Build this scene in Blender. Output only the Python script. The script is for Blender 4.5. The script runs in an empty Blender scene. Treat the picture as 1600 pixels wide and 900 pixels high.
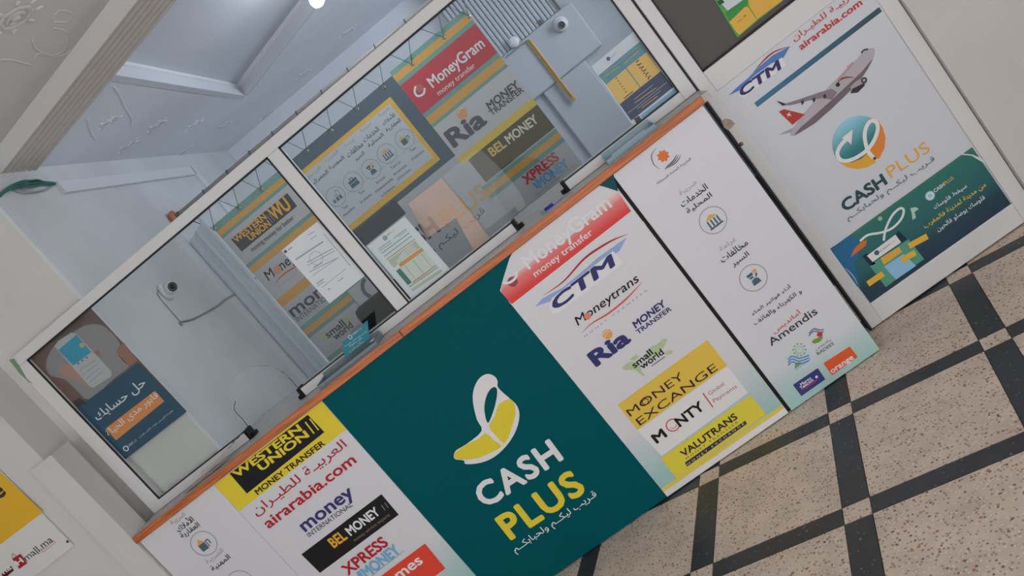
import bpy, bmesh, math, random
from mathutils import Vector, Matrix
random.seed(7)
scene = bpy.context.scene
COL = scene.collection

# ---------------------------------------------------------------- camera
F = 1301.45
RX = Vector((0.78438872, 0.01665093, -0.62004603))
RY = Vector((-0.6019867, -0.22048036, -0.76746363))
RZ = Vector((-0.14948695, 0.97524928, -0.16291867))
CAM = Vector((1.14705951, -2.63396106, 1.34866403))
cd = bpy.data.cameras.new('camera')
cd.sensor_width = 36.0
cd.lens = 36.0 * F / 1600.0
cd.clip_start = 0.02
cam = bpy.data.objects.new('camera', cd)
COL.objects.link(cam)
cam.matrix_world = Matrix(((RX.x, -RY.x, -RZ.x, CAM.x), (RX.y, -RY.y, -RZ.y, CAM.y),
                           (RX.z, -RY.z, -RZ.z, CAM.z), (0, 0, 0, 1)))
scene.camera = cam

# ---------------------------------------------------------------- world, lights, exposure
world = bpy.data.worlds.new('world')
scene.world = world
world.use_nodes = True
bg = world.node_tree.nodes['Background']
bg.inputs[0].default_value = (0.97, 0.98, 1.0, 1)
bg.inputs[1].default_value = 1.58

def area(name, loc, rot, sx, sy, power, color):
    l = bpy.data.lights.new(name, 'AREA')
    l.shape = 'RECTANGLE'; l.size = sx; l.size_y = sy; l.energy = power; l.color = color
    o = bpy.data.objects.new(name, l); COL.objects.link(o)
    o.location = loc; o.rotation_euler = rot
    return o
# the shop front behind the photographer is open to the sky (world light)
# added bluish fill for the office, shining through an added, unseen side window
area('added_window_fill', (2.72, 1.7, 1.45), (0, math.radians(90), 0), 1.0, 1.6, 34, (0.79, 0.87, 1.0))
# bare bulb of the back office
pl = bpy.data.lights.new('office_bulb_light', 'POINT')
pl.energy = 3.0; pl.color = (0.80, 0.89, 1.0); pl.shadow_soft_size = 0.08
plo = bpy.data.objects.new('office_bulb_light', pl); COL.objects.link(plo)
plo.location = (0.70, 1.08, 2.17)

scene.view_settings.view_transform = 'Standard'
scene.view_settings.look = 'None'
scene.view_settings.gamma = 1.0
scene.view_settings.use_curve_mapping = False
scene.view_settings.exposure = 0.0

# ---------------------------------------------------------------- helpers
def ray(u, v):
    return RX * ((u - 800) / F) + RY * ((v - 450) / F) + RZ
def at(u, v, ax, val):
    r = ray(u, v); t = (val - CAM[ax]) / r[ax]
    return CAM + r * t
def W(p, y=0.0):
    q = at(p[0], p[1], 1, y)
    return (q.x, q.z)
def lin(c):
    c /= 255.0
    return c / 12.92 if c <= 0.04045 else ((c + 0.055) / 1.055) ** 2.4
GAIN = 1.8
def P(r, g, b, gain=None):
    k = GAIN if gain is None else gain
    return (min(lin(r) * k, 0.9), min(lin(g) * k, 0.9), min(lin(b) * k, 0.9), 1)

MATS = {}
def mat(name, rgba, rough=0.5, metal=0.0, bump=0.0, bscale=60, vary=0.0, vscale=4, emit=0, spec=0.5):
    if name in MATS: return MATS[name]
    m = bpy.data.materials.new(name); m.use_nodes = True
    nt = m.node_tree; b = nt.nodes['Principled BSDF']
    b.inputs['Base Color'].default_value = rgba
    b.inputs['Roughness'].default_value = rough
    b.inputs['Metallic'].default_value = metal
    b.inputs['Specular IOR Level'].default_value = spec
    if vary or bump:
        tc = nt.nodes.new('ShaderNodeTexCoord')
    if vary:
        n = nt.nodes.new('ShaderNodeTexNoise'); n.inputs['Scale'].default_value = vscale; n.inputs['Detail'].default_value = 6
        nt.links.new(tc.outputs['Object'], n.inputs['Vector'])
        r = nt.nodes.new('ShaderNodeValToRGB')
        r.color_ramp.elements[0].position = 0.3; r.color_ramp.elements[1].position = 0.7
        r.color_ramp.elements[0].color = tuple(c * (1 - vary) for c in rgba[:3]) + (1,)
        r.color_ramp.elements[1].color = tuple(min(c * (1 + vary), .92) for c in rgba[:3]) + (1,)
        nt.links.new(n.outputs['Fac'], r.inputs[0]); nt.links.new(r.outputs[0], b.inputs['Base Color'])
    if bump:
        n2 = nt.nodes.new('ShaderNodeTexNoise'); n2.inputs['Scale'].default_value = bscale; n2.inputs['Detail'].default_value = 4
        nt.links.new(tc.outputs['Object'], n2.inputs['Vector'])
        bp = nt.nodes.new('ShaderNodeBump'); bp.inputs['Strength'].default_value = bump; bp.inputs['Distance'].default_value = 0.01
        nt.links.new(n2.outputs['Fac'], bp.inputs['Height']); nt.links.new(bp.outputs[0], b.inputs['Normal'])
    if emit:
        b.inputs['Emission Color'].default_value = rgba; b.inputs['Emission Strength'].default_value = emit
    MATS[name] = m
    return m

def ink(r, g, b):
    return mat('ink_%d_%d_%d' % (r, g, b), P(r, g, b), 0.5, spec=0.25)

def grad_mat(name, stops, axis='Z', lo=0.0, hi=1.0, noise=0.0, nscale=5, rough=0.4):
    """printed colour gradient along an object axis"""
    m = bpy.data.materials.new(name); m.use_nodes = True
    nt = m.node_tree; b = nt.nodes['Principled BSDF']; b.inputs['Roughness'].default_value = rough
    tc = nt.nodes.new('ShaderNodeTexCoord'); sp = nt.nodes.new('ShaderNodeSeparateXYZ')
    nt.links.new(tc.outputs['Object'], sp.inputs[0])
    mr = nt.nodes.new('ShaderNodeMapRange'); mr.inputs['From Min'].default_value = lo; mr.inputs['From Max'].default_value = hi
    src = sp.outputs[axis]
    if noise:
        n = nt.nodes.new('ShaderNodeTexNoise'); n.inputs['Scale'].default_value = nscale; n.inputs['Detail'].default_value = 1
        nt.links.new(tc.outputs['Object'], n.inputs['Vector'])
        ma = nt.nodes.new('ShaderNodeMath'); ma.operation = 'MULTIPLY_ADD'; ma.inputs[1].default_value = noise
        nt.links.new(n.outputs['Fac'], ma.inputs[0]); nt.links.new(src, ma.inputs[2]); src = ma.outputs[0]
    nt.links.new(src, mr.inputs['Value'])
    r = nt.nodes.new('ShaderNodeValToRGB')
    e = r.color_ramp.elements
    while len(e) < len(stops): e.new(0.5)
    for i, (p, c) in enumerate(stops):
        e[i].position = p; e[i].color = c
    nt.links.new(mr.outputs[0], r.inputs[0]); nt.links.new(r.outputs[0], b.inputs['Base Color'])
    return m

def setp(o, parent):
    if parent is not None:
        o.parent = parent
        o.matrix_parent_inverse = Matrix.Translation(-parent.location)
def link(name, me, m, parent=None, smooth=False):
    if m is not None and not me.materials: me.materials.append(m)
    if smooth:
        for p in me.polygons: p.use_smooth = True
    o = bpy.data.objects.new(name, me); COL.objects.link(o)
    setp(o, parent)
    return o
def recenter(o):
    """move a top-level mesh's origin to the base of its mesh"""
    vs = [v.co for v in o.data.vertices]
    c = Vector(((min(v.x for v in vs) + max(v.x for v in vs)) / 2, (min(v.y for v in vs) + max(v.y for v in vs)) / 2, min(v.z for v in vs)))
    o.data.transform(Matrix.Translation(-c)); o.location = c
    return o
def tag(o, label, cat, group=None):
    o['label'] = label; o['category'] = cat
    if group: o['group'] = group
    return o
def struct(o, label=None):
    o['kind'] = 'structure'
    if label: o['label'] = label
    return o
def empty(name, loc):
    o = bpy.data.objects.new(name, None); COL.objects.link(o); o.location = loc
    o.empty_display_size = 0.05
    return o
def bm_mesh(bm, name='mesh'):
    bmesh.ops.recalc_face_normals(bm, faces=bm.faces[:])
    me = bpy.data.meshes.new(name); bm.to_mesh(me); bm.free(); return me
def box_bm(x0, x1, y0, y1, z0, z1, bev=0.0, seg=2, bm=None):
    own = bm is None
    bm = bm or bmesh.new()
    r = bmesh.ops.create_cube(bm, size=1.0)
    vs = r['verts']
    for v in vs:
        v.co = Vector(((x0 + x1) / 2 + v.co.x * (x1 - x0), (y0 + y1) / 2 + v.co.y * (y1 - y0), (z0 + z1) / 2 + v.co.z * (z1 - z0)))
    if bev:
        es = list({e for v in vs for e in v.link_edges})
        bmesh.ops.bevel(bm, geom=es, offset=bev, segments=seg, affect='EDGES', profile=0.5)
    return bm
def box(name, x0, x1, y0, y1, z0, z1, m, parent=None, bev=0.0):
    return link(name, bm_mesh(box_bm(x0, x1, y0, y1, z0, z1, bev), name), m, parent)
def prism(name, pts, vec, m, parent=None):
    """polygon pts (3D) extruded by vec"""
    bm = bmesh.new()
    a = [bm.verts.new(p) for p in pts]; v = Vector(vec); b = [bm.verts.new(Vector(p) + v) for p in pts]
    bm.faces.new(a); bm.faces.new(list(reversed(b)))
    n = len(pts)
    for i in range(n): bm.faces.new((a[i], a[(i + 1) % n], b[(i + 1) % n], b[i]))
    return link(name, bm_mesh(bm, name), m, parent)
def tube_bm(pts, r, n=8, bm=None, cap=True):
    bm = bm or bmesh.new()
    pts = [Vector(p) for p in pts]; rings = []
    prev = None
    for i, p in enumerate(pts):
        d = (pts[min(i + 1, len(pts) - 1)] - pts[max(i - 1, 0)]).normalized()
        up = Vector((0, 0, 1)) if abs(d.z) < 0.9 else Vector((1, 0, 0))
        if prev is not None: up = prev
        s = d.cross(up).normalized(); up = s.cross(d).normalized(); prev = up
        rr = r[i] if isinstance(r, (list, tuple)) else r
        rings.append([bm.verts.new(p + (s * math.cos(2 * math.pi * k / n) + up * math.sin(2 * math.pi * k / n)) * rr) for k in range(n)])
    for a, b in zip(rings, rings[1:]):
        for k in range(n): bm.faces.new((a[k], a[(k + 1) % n], b[(k + 1) % n], b[k]))
    if cap:
        bm.faces.new(rings[0]); bm.faces.new(list(reversed(rings[-1])))
    return bm
def tube(name, pts, r, m, parent=None, n=8, smooth=True):
    return link(name, bm_mesh(tube_bm(pts, r, n), name), m, parent, smooth)
def lathe(name, prof, loc, axis, m, parent=None, n=24, smooth=True):
    """prof: (radius, height) along axis from loc"""
    bm = bmesh.new(); ax = Vector(axis).normalized()
    q = Vector((0, 0, 1)).rotation_difference(ax).to_matrix()
    rings = []
    for r, h in prof:
        if r < 1e-6: rings.append([bm.verts.new(Vector(loc) + q @ Vector((0, 0, h)))])
        else: rings.append([bm.verts.new(Vector(loc) + q @ Vector((r * math.cos(2 * math.pi * k / n), r * math.sin(2 * math.pi * k / n), h))) for k in range(n)])
    for a, b in zip(rings, rings[1:]):
        for k in range(n):
            if len(a) == 1 and len(b) == 1: break
            if len(a) == 1: bm.faces.new((a[0], b[k], b[(k + 1) % n]))
            elif len(b) == 1: bm.faces.new((a[k], a[(k + 1) % n], b[0]))
            else: bm.faces.new((a[k], a[(k + 1) % n], b[(k + 1) % n], b[k]))
    return link(name, bm_mesh(bm, name), m, parent, smooth)
def smooth_pts(pts, closed=False, sub=5):
    n = len(pts); out = []
    rng = range(n) if closed else range(n - 1)
    for i in rng:
        g = (lambda k: pts[k % n]) if closed else (lambda k: pts[max(0, min(n - 1, k))])
        p0, p1, p2, p3 = (Vector(g(i + d)) for d in (-1, 0, 1, 2))
        for s in range(sub):
            t = s / sub
            out.append(tuple(0.5 * ((2 * p1) + (p2 - p0) * t + (2 * p0 - 5 * p1 + 4 * p2 - p3) * t * t + (3 * p1 - p0 - 3 * p2 + p3) * t ** 3)))
    if not closed: out.append(tuple(pts[-1]))
    return out

# flat print on a plane y = const ---------------------------------------------------
LAYER = 0.0005
class Sheet:
    """a printed surface facing the room (plane y = const) that owns its print"""
    def __init__(self, owner, y, s=1.0, off=(0.0, 0.0), step=LAYER):
        self.o = owner; self.y = y; self.s = s; self.off = off; self.k = 0; self.step = step
    def into(self, o):
        self.keep = self.o; self.o = o
    def out(self):
        self.o = self.keep
    def px(self, p):
        return (self.off[0] + p[0] / self.s, self.off[1] + p[1] / self.s)
    def xz(self, p):
        return W(self.px(p), self.y)
    def scale(self, s, ox, oy):
        self.s = s; self.off = (ox, oy)
    def _poly(self, name, pts, m, lay):
        me = bpy.data.meshes.new(name)
        bm = bmesh.new()
        yy = self.y - lay * self.step
        vs = [bm.verts.new((x, yy, z)) for x, z in pts]
        f = bm.faces.new(vs); f.normal_update()
        if f.normal.y > 0: f.normal_flip()
        bmesh.ops.triangulate(bm, faces=[f])
        bm.to_mesh(me); bm.free()
        return link(name, me, m, self.o)
    def poly(self, name, pts, m, lay=1, smooth=False, sub=4):
        q = [self.xz(p) for p in pts]
        if smooth: q = [(a[0], a[1]) for a in smooth_pts([(x, z, 0) for x, z in q], True, sub)]
        return self._poly(name, q, m, lay)
    def rect(self, name, x0, x1, z0, z1, m, lay=1):
        return self._poly(name, [(x0, z0), (x1, z0), (x1, z1), (x0, z1)], m, lay)
    def stroke(self, name, pts, w, m, lay=2, smooth=True, taper=False):
        q = [(x, z, 0) for x, z in (self.xz(p) for p in pts)]
        if smooth: q = smooth_pts(q, False, 6)
        wp = self.xz(pts[0]); w2 = self.xz((pts[0][0] + 10 * 0.79, pts[0][1] - 10 * 0.61))
        unit = math.hypot(w2[0] - wp[0], w2[1] - wp[1]) / 10 * w
        me = bpy.data.meshes.new(name); vs = []; fs = []; yy = self.y - lay * self.step
        n = len(q)
        for i, p in enumerate(q):
            a = Vector(q[max(i - 1, 0)]); b = Vector(q[min(i + 1, n - 1)]); d = (b - a).normalized()
            h = unit / 2
            if taper: h *= max(0.08, math.sin(math.pi * min(1, (i + 0.5) / n)))
            ys = yy - 4e-4 * i / n      # later parts of a ribbon lie over earlier ones
            vs.append((p[0] - d.y * h, ys, p[1] + d.x * h)); vs.append((p[0] + d.y * h, ys, p[1] - d.x * h))
        for i in range(n - 1): fs.append((2 * i, 2 * i + 1, 2 * i + 3, 2 * i + 2))
        me.from_pydata(vs, [], fs)
        return link(name, me, m, self.o)
    def unit(self, p):
        a = self.xz(p); b = self.xz((p[0] + 7.9, p[1] - 6.1))
        return math.hypot(b[0] - a[0], b[1] - a[1]) / 9.98
    def disc(self, name, c, r, m, lay=2, n=28, squash=1.0):
        x, z = self.xz(c); u = self.unit(c) * r
        return self._poly(name, [(x + u * math.cos(2 * math.pi * k / n), z + squash * u * math.sin(2 * math.pi * k / n)) for k in range(n)], m, lay)
    def ring(self, name, c, r, w, m, lay=2, a0=0, a1=360, n=40):
        x, z = self.xz(c); u = self.unit(c); me = bpy.data.meshes.new(name); vs = []; fs = []; yy = self.y - lay * self.step
        full = abs(a1 - a0) >= 360
        N = n if full else n + 1
        for k in range(N):
            t = math.radians(a0 + (a1 - a0) * k / n)
            for rr in (r - w / 2, r + w / 2): vs.append((x + u * rr * math.cos(t), yy, z + u * rr * math.sin(t)))
        for k in range(n): fs.append((2 * k, 2 * k + 1, (2 * k + 3) % (2 * N), (2 * k + 2) % (2 * N)))
        me.from_pydata(vs, [], fs)
        return link(name, me, m, self.o)
    def local(self, name, c, s, pts, m, lay=3):
        """polygon given in units of s around centre c (x right, z up)"""
        x, z = self.xz(c); u = self.unit(c) * s
        return self._poly(name, [(x + a * u, z + b * u) for a, b in pts], m, lay)
    def text(self, s, bl, br, h, m, lay=3, bold=0.0, shear=0.0, name='lettering', space=1.0, arabic=False):
        x0, z0 = self.xz(bl); x1, z1 = self.xz(br)
        hh = self.unit(bl) * self.s * h      # h in photo pixels
        me = text_mesh(s, shear, space, bold)
        xs = [v.co.x for v in me.vertices]; ys = [v.co.y for v in me.vertices]
        if not xs: return None
        mn, mx = min(xs), max(xs)
        L = math.hypot(x1 - x0, z1 - z0); dx, dz = (x1 - x0) / L, (z1 - z0) / L
        if arabic: ymin, ref = min(ys), max(ys) - min(ys)
        else: ymin, ref = 0.0, CAPH
        yy = self.y - lay * self.step
        for v in me.vertices:
            a = (v.co.x - mn) / (mx - mn) * L; b = (v.co.y - ymin) / ref * hh
            v.co = Vector((x0 + dx * a - dz * b, yy - v.co.z, z0 + dz * a + dx * b))
        return link(name, me, m, self.o)
    def ar(self, s, bl, br, h, m, lay=3, bold=0.0, **k):
        return self.text(shape_ar(s), bl, br, h * .74, m, lay, bold, arabic=True, **k)

CAPH = 0.7
def text_mesh(s, shear, space, bold):
    c = bpy.data.curves.new('lettering', 'FONT')
    c.body = s; c.size = 1.0; c.shear = shear; c.space_character = space
    c.resolution_u = 3; c.fill_mode = 'FRONT'
    o = bpy.data.objects.new('lettering_tmp', c); COL.objects.link(o)
    dg = bpy.context.evaluated_depsgraph_get(); dg.update()
    me = bpy.data.meshes.new_from_object(o.evaluated_get(dg))
    bpy.data.objects.remove(o); bpy.data.curves.remove(c)
    me.materials.clear()
    if bold > 0:      # heavier stroke: the outline repeated around a small circle
        vs = [v.co.copy() for v in me.vertices]; fs = [tuple(f.vertices) for f in me.polygons]
        V = []; Fc = []; d = bold * .62
        for k in range(8):
            ox, oy = d * math.cos(math.pi * k / 4), d * math.sin(math.pi * k / 4)
            n0 = len(V); V += [(v.x + ox, v.y + oy, k * 5e-5) for v in vs]; Fc += [tuple(i + n0 for i in f) for f in fs]
        m2 = bpy.data.meshes.new('lettering'); m2.from_pydata(V, [], Fc); bpy.data.meshes.remove(me); me = m2
    return me
FORMS = {0x621: (0xFE80,), 0x622: (0xFE81, 0xFE82), 0x623: (0xFE83, 0xFE84), 0x624: (0xFE85, 0xFE86), 0x625: (0xFE87, 0xFE88),
         0x626: (0xFE89, 0xFE8A, 0xFE8B, 0xFE8C), 0x627: (0xFE8D, 0xFE8E), 0x629: (0xFE93, 0xFE94), 0x648: (0xFEED, 0xFEEE), 0x649: (0xFEEF, 0xFEF0)}
for c_, b_ in ((0x628, 0xFE8F), (0x62A, 0xFE95), (0x62B, 0xFE99), (0x62C, 0xFE9D), (0x62D, 0xFEA1), (0x62E, 0xFEA5), (0x633, 0xFEB1), (0x634, 0xFEB5),
               (0x635, 0xFEB9), (0x636, 0xFEBD), (0x637, 0xFEC1), (0x638, 0xFEC5), (0x639, 0xFEC9), (0x63A, 0xFECD), (0x641, 0xFED1), (0x642, 0xFED5),
               (0x643, 0xFED9), (0x644, 0xFEDD), (0x645, 0xFEE1), (0x646, 0xFEE5), (0x647, 0xFEE9), (0x64A, 0xFEF1)):
    FORMS[c_] = (b_, b_ + 1, b_ + 2, b_ + 3)
for c_, b_ in ((0x62F, 0xFEA9), (0x630, 0xFEAB), (0x631, 0xFEAD), (0x632, 0xFEAF)): FORMS[c_] = (b_, b_ + 1)
def shape_ar(s):
    s = [ord(c) for c in s]; out = []; i = 0; prev = False
    while i < len(s):
        c = s[i]
        if c not in FORMS:
            out.append(chr(c)); prev = (c == 0x640); i += 1; continue
        nxt = s[i + 1] if i + 1 < len(s) else 0
        if c == 0x644 and nxt in (0x622, 0x623, 0x625, 0x627):
            b = {0x622: 0xFEF5, 0x623: 0xFEF7, 0x625: 0xFEF9, 0x627: 0xFEFB}[nxt]
            out.append(chr(b + (1 if prev else 0))); prev = False; i += 2; continue
        f = FORMS[c]
        nj = len(f) == 4 and (nxt == 0x640 or (nxt in FORMS and len(FORMS[nxt]) > 1))
        if len(f) == 1: g = f[0]
        elif nj: g = f[3] if prev else f[2]
        else: g = f[1] if prev else f[0]
        out.append(chr(g)); prev = nj; i += 1
    return ''.join(reversed(out))

# ---------------------------------------------------------------- materials
M_plaster = mat('white_plaster', (0.72, 0.71, 0.69, 1), 0.75, bump=0.12, bscale=35, vary=0.04, vscale=3)
M_plaster_blue = mat('office_plaster', (0.80, 0.82, 0.88, 1), 0.75, bump=0.1, bscale=35, vary=0.04, vscale=2)
M_plaster_dirty = mat('stained_plaster', (0.62, 0.625, 0.635, 1), 0.8, bump=0.12, bscale=30, vary=0.10, vscale=2.2)
M_partition = mat('grey_blue_paint', (0.50, 0.53, 0.58, 1), 0.6, bump=0.05, bscale=30, vary=0.03, vscale=2)
M_ceiling = mat('ceiling_plaster', (0.74, 0.72, 0.70, 1), 0.8, bump=0.06, bscale=20)
M_beam = mat('fluted_moulding', (0.60, 0.55, 0.51, 1), 0.7)
M_alu = mat('white_aluminium', (0.78, 0.775, 0.78, 1), 0.35)
M_rubber = mat('black_rubber', (0.012, 0.012, 0.014, 1), 0.6)
M_black = mat('black_plastic', (0.010, 0.010, 0.012, 1), 0.5, spec=.2)
M_dark = mat('dark_carcass', (0.02, 0.018, 0.018, 1), 0.7)
M_board = mat('white_board', P(176, 176, 180), 0.3)
M_worktop = mat('grey_worktop', P(150, 148, 146), 0.4, vary=0.15, vscale=30)
M_paper = mat('paper', P(178, 182, 186), 0.6)
M_green = mat('green_cord', P(20, 78, 70), 0.5)
M_grey = mat('grey_plastic', P(95, 106, 112), 0.35)
M_glass = bpy.data.materials.new('clear_glass'); M_glass.use_nodes = True
def glass(m, tint, rough=0.0, ior=1.45):
    nt = m.node_tree; nt.nodes.clear()
    out = nt.nodes.new('ShaderNodeOutputMaterial'); mx = nt.nodes.new('ShaderNodeMixShader')
    tr = nt.nodes.new('ShaderNodeBsdfTransparent'); tr.inputs[0].default_value = tint
    gl = nt.nodes.new('ShaderNodeBsdfGlossy'); gl.inputs['Roughness'].default_value = rough
    fr = nt.nodes.new('ShaderNodeFresnel'); fr.inputs[0].default_value = ior
    nt.links.new(fr.outputs[0], mx.inputs[0]); nt.links.new(tr.outputs[0], mx.inputs[1]); nt.links.new(gl.outputs[0], mx.inputs[2])
    nt.links.new(mx.outputs[0], out.inputs[0])
glass(M_glass, (0.97, 0.985, 0.98, 1), 0.0, 1.28)
M_acrylic = bpy.data.materials.new('clear_acrylic'); M_acrylic.use_nodes = True
glass(M_acrylic, (0.975, 0.985, 0.985, 1), 0.03, 1.4)
def wood_mat():
    m = bpy.data.materials.new('varnished_wood'); m.use_nodes = True
    nt = m.node_tree; b = nt.nodes['Principled BSDF']; b.inputs['Roughness'].default_value = 0.4
    tc = nt.nodes.new('ShaderNodeTexCoord'); mp = nt.nodes.new('ShaderNodeMapping'); mp.inputs['Scale'].default_value = (3, 40, 60)
    n = nt.nodes.new('ShaderNodeTexNoise'); n.inputs['Scale'].default_value = 2.5; n.inputs['Detail'].default_value = 8
    r = nt.nodes.new('ShaderNodeValToRGB'); e = r.color_ramp.elements
    e[0].position = 0.3; e[0].color = P(130, 68, 34); e[1].position = 0.72; e[1].color = P(176, 100, 56)
    nt.links.new(tc.outputs['Object'], mp.inputs[0]); nt.links.new(mp.outputs[0], n.inputs['Vector'])
    nt.links.new(n.outputs['Fac'], r.inputs[0]); nt.links.new(r.outputs[0], b.inputs['Base Color'])
    return m
M_wood = wood_mat()
def terrazzo(name, base, specks):
    m = bpy.data.materials.new(name); m.use_nodes = True
    nt = m.node_tree; b = nt.nodes['Principled BSDF']; b.inputs['Roughness'].default_value = 0.45
    tc = nt.nodes.new('ShaderNodeTexCoord')
    geo = nt.nodes.new('ShaderNodeNewGeometry')
    n = nt.nodes.new('ShaderNodeTexNoise'); n.inputs['Scale'].default_value = 9; n.inputs['Detail'].default_value = 4
    nt.links.new(geo.outputs['Position'], n.inputs['Vector'])
    r = nt.nodes.new('ShaderNodeValToRGB'); e = r.color_ramp.elements
    e[0].position = 0.3; e[0].color = tuple(c * .86 for c in base[:3]) + (1,); e[1].position = 0.7; e[1].color = tuple(min(c * 1.1, .9) for c in base[:3]) + (1,)
    nt.links.new(n.outputs['Fac'], r.inputs[0]); col = r.outputs[0]
    for sc, thr, c, dens in specks:
        v = nt.nodes.new('ShaderNodeTexVoronoi'); v.inputs['Scale'].default_value = sc
        nt.links.new(geo.outputs['Position'], v.inputs['Vector'])
        lt = nt.nodes.new('ShaderNodeMath'); lt.operation = 'LESS_THAN'; lt.inputs[1].default_value = thr
        nt.links.new(v.outputs['Distance'], lt.inputs[0])
        sp = nt.nodes.new('ShaderNodeSeparateColor'); nt.links.new(v.outputs['Color'], sp.inputs[0])
        l2 = nt.nodes.new('ShaderNodeMath'); l2.operation = 'LESS_THAN'; l2.inputs[1].default_value = dens
        nt.links.new(sp.outputs[0], l2.inputs[0])
        mu = nt.nodes.new('ShaderNodeMath'); mu.operation = 'MULTIPLY'
        nt.links.new(lt.outputs[0], mu.inputs[0]); nt.links.new(l2.outputs[0], mu.inputs[1])
        mx = nt.nodes.new('ShaderNodeMix'); mx.data_type = 'RGBA'
        nt.links.new(mu.outputs[0], mx.inputs[0]); nt.links.new(col, mx.inputs[6]); mx.inputs[7].default_value = c
        col = mx.outputs[2]
    nt.links.new(col, b.inputs['Base Color'])
    return m
M_tile = terrazzo('beige_terrazzo', P(170, 155, 142), [(110, .40, P(136, 114, 98), .38), (80, .30, P(98, 80, 70), .16), (140, .4, P(182, 168, 156), .3), (55, .24, P(140, 98, 78), .12)])
M_strip = terrazzo('black_terrazzo', P(42, 44, 47), [(110, .3, P(78, 78, 76), .12), (50, .18, P(96, 94, 90), .08)])
M_grout = mat('grout', P(60, 56, 54), 0.8)
# ================================================================ SETTING
# floor: terrazzo slabs, dark strips and small corner squares laid askew to the counter
floor = box('floor', -3.0, 3.6, -3.4, 4.2, -0.06, -0.004, M_grout); struct(floor, 'beige terrazzo floor with black strips')
LO = Vector((1.3256, -0.1854, 0)); LA = Vector((0.45666, -0.14766, 0)); LB = Vector((-0.14766, -0.45666, 0))
ea = LA.normalized(); eb = LB.normalized(); PER = LA.length; BA, BB = 0.078, 0.068
def slab_mesh(name, la, lb, m):
    g = 0.0012; bm = bmesh.new()
    a, b = la / 2 - g, lb / 2 - g
    vs = []
    for z in (-0.006, 0.0):
        for sa, sb in ((-1, -1), (1, -1), (1, 1), (-1, 1)): vs.append(bm.verts.new(ea * (sa * a) + eb * (sb * b) + Vector((0, 0, z))))
    bm.faces.new(vs[:4]); bm.faces.new(vs[4:])
    for i in range(4): bm.faces.new((vs[i], vs[(i + 1) % 4], vs[4 + (i + 1) % 4], vs[4 + i]))
    me = bm_mesh(bm, name); me.materials.append(m); return me
me_t = slab_mesh('floor_tile', PER - BA, PER - BB, M_tile)
me_h = slab_mesh('dark_strip', PER - BA, BB, M_strip)
me_v = slab_mesh('dark_strip_long', BA, PER - BB, M_strip)
me_s = slab_mesh('small_square', BA, BB, M_tile)
def put(name, me, p):
    o = bpy.data.objects.new(name, me); COL.objects.link(o); o.location = p; setp(o, floor)
for i in range(-5, 4):
    for j in range(-2, 7):
        c = LO + LA * i + LB * j
        if not (-1.6 < c.x < 3.2 and -3.2 < c.y < 0.75): continue
        put('corner_square', me_s, c)
        put('dark_strip', me_h, c + LA * .5)
        put('dark_strip', me_v, c + LB * .5)
        put('floor_tile', me_t, c + LA * .5 + LB * .5)

# ceilings: front room, fluted moulding band, office soffit with raised tray
BE = Vector((math.cos(math.radians(20.2)), -math.sin(math.radians(20.2)), 0))
BN = Vector((-BE.y, BE.x, 0))           # towards the office
B0 = Vector((-0.498, 0.385, 0))
def bpt(s, w, z): return B0 + BE * s + BN * w + Vector((0, 0, z))
cf = prism('ceiling', [bpt(-2.6, 0, 2.38), bpt(4.2, 0, 2.38), (3.6, -3.4, 2.38), (-3.0, -3.4, 2.38)], (0, 0, 0.05), M_ceiling)
struct(cf, 'front room ceiling with plaster rosettes')
# moulding band
prof = [(0.0, 2.36), (0.0, 2.33)]
nfl = 6; wb = 0.222
for k in range(nfl):
    w0 = 0.004 + k * (wb - 0.008) / nfl; ww = (wb - 0.008) / nfl
    prof += [(w0 + ww * .15, 2.33), (w0 + ww * .3, 2.339), (w0 + ww * .7, 2.339), (w0 + ww * .85, 2.33)]
prof += [(wb, 2.33), (wb, 2.40), (0.0, 2.40)]
band = prism('ceiling_beam', [bpt(-0.6, w, z) for w, z in prof], BE * 4.6, M_beam)
struct(band, 'fluted beam moulding between front room and office ceiling')
# smooth white fascia between moulding and front ceiling
fas = prism('trim_1', [bpt(-0.6, -0.035, 2.382), bpt(-0.6, 0.0, 2.332), bpt(-0.6, 0.0, 2.40), bpt(-0.6, -0.035, 2.40)], BE * 4.6, mat('fascia_white', (0.74, 0.735, 0.72, 1), .6))
struct(fas)

def rx(x): # inner line of the moulding
    p = bpt(0, wb, 0); return p.y + (x - p.x) * BE.y / BE.x
ta = Vector((0.01, 0.448, 0)); tb = Vector((-0.081, 2.148, 0)); tc_ = Vector((2.6, 2.148 - .7213 * 2.681, 0))
ta0 = Vector((0.03, rx(0.03), 0))
soff = empty('ceiling', (0.5, 2, 2.345)); struct(soff, 'office ceiling with plaster rosettes and raised centre')
def slab(name, pts, z, th, m, parent): return prism(name, [(p[0], p[1], z) for p in pts], (0, 0, th), m, parent)
slab('soffit', [(-0.9, rx(-0.9)), ta0, tb, (-0.9, 4.2)], 2.345, .02, M_plaster_blue, soff)
slab('soffit', [tb, tc_, (2.6, 4.2), (-0.9, 4.2)], 2.345, .02, M_plaster_blue, soff)
slab('raised_tray', [ta0 + Vector((-.06, 0, 0)), tb + Vector((-.06, .06, 0)), tc_ + Vector((.06, .06, 0)), (2.66, rx(2.66))], 2.42, .02, mat('tray_plaster', (0.68, 0.70, 0.76, 1), .7), soff)
M_cornice = mat('cornice_plaster', (0.68, 0.70, 0.74, 1), .6, bump=.15, bscale=120)
M_corn2 = mat('cornice_fillet', (0.80, 0.82, 0.85, 1), .5)
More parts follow.
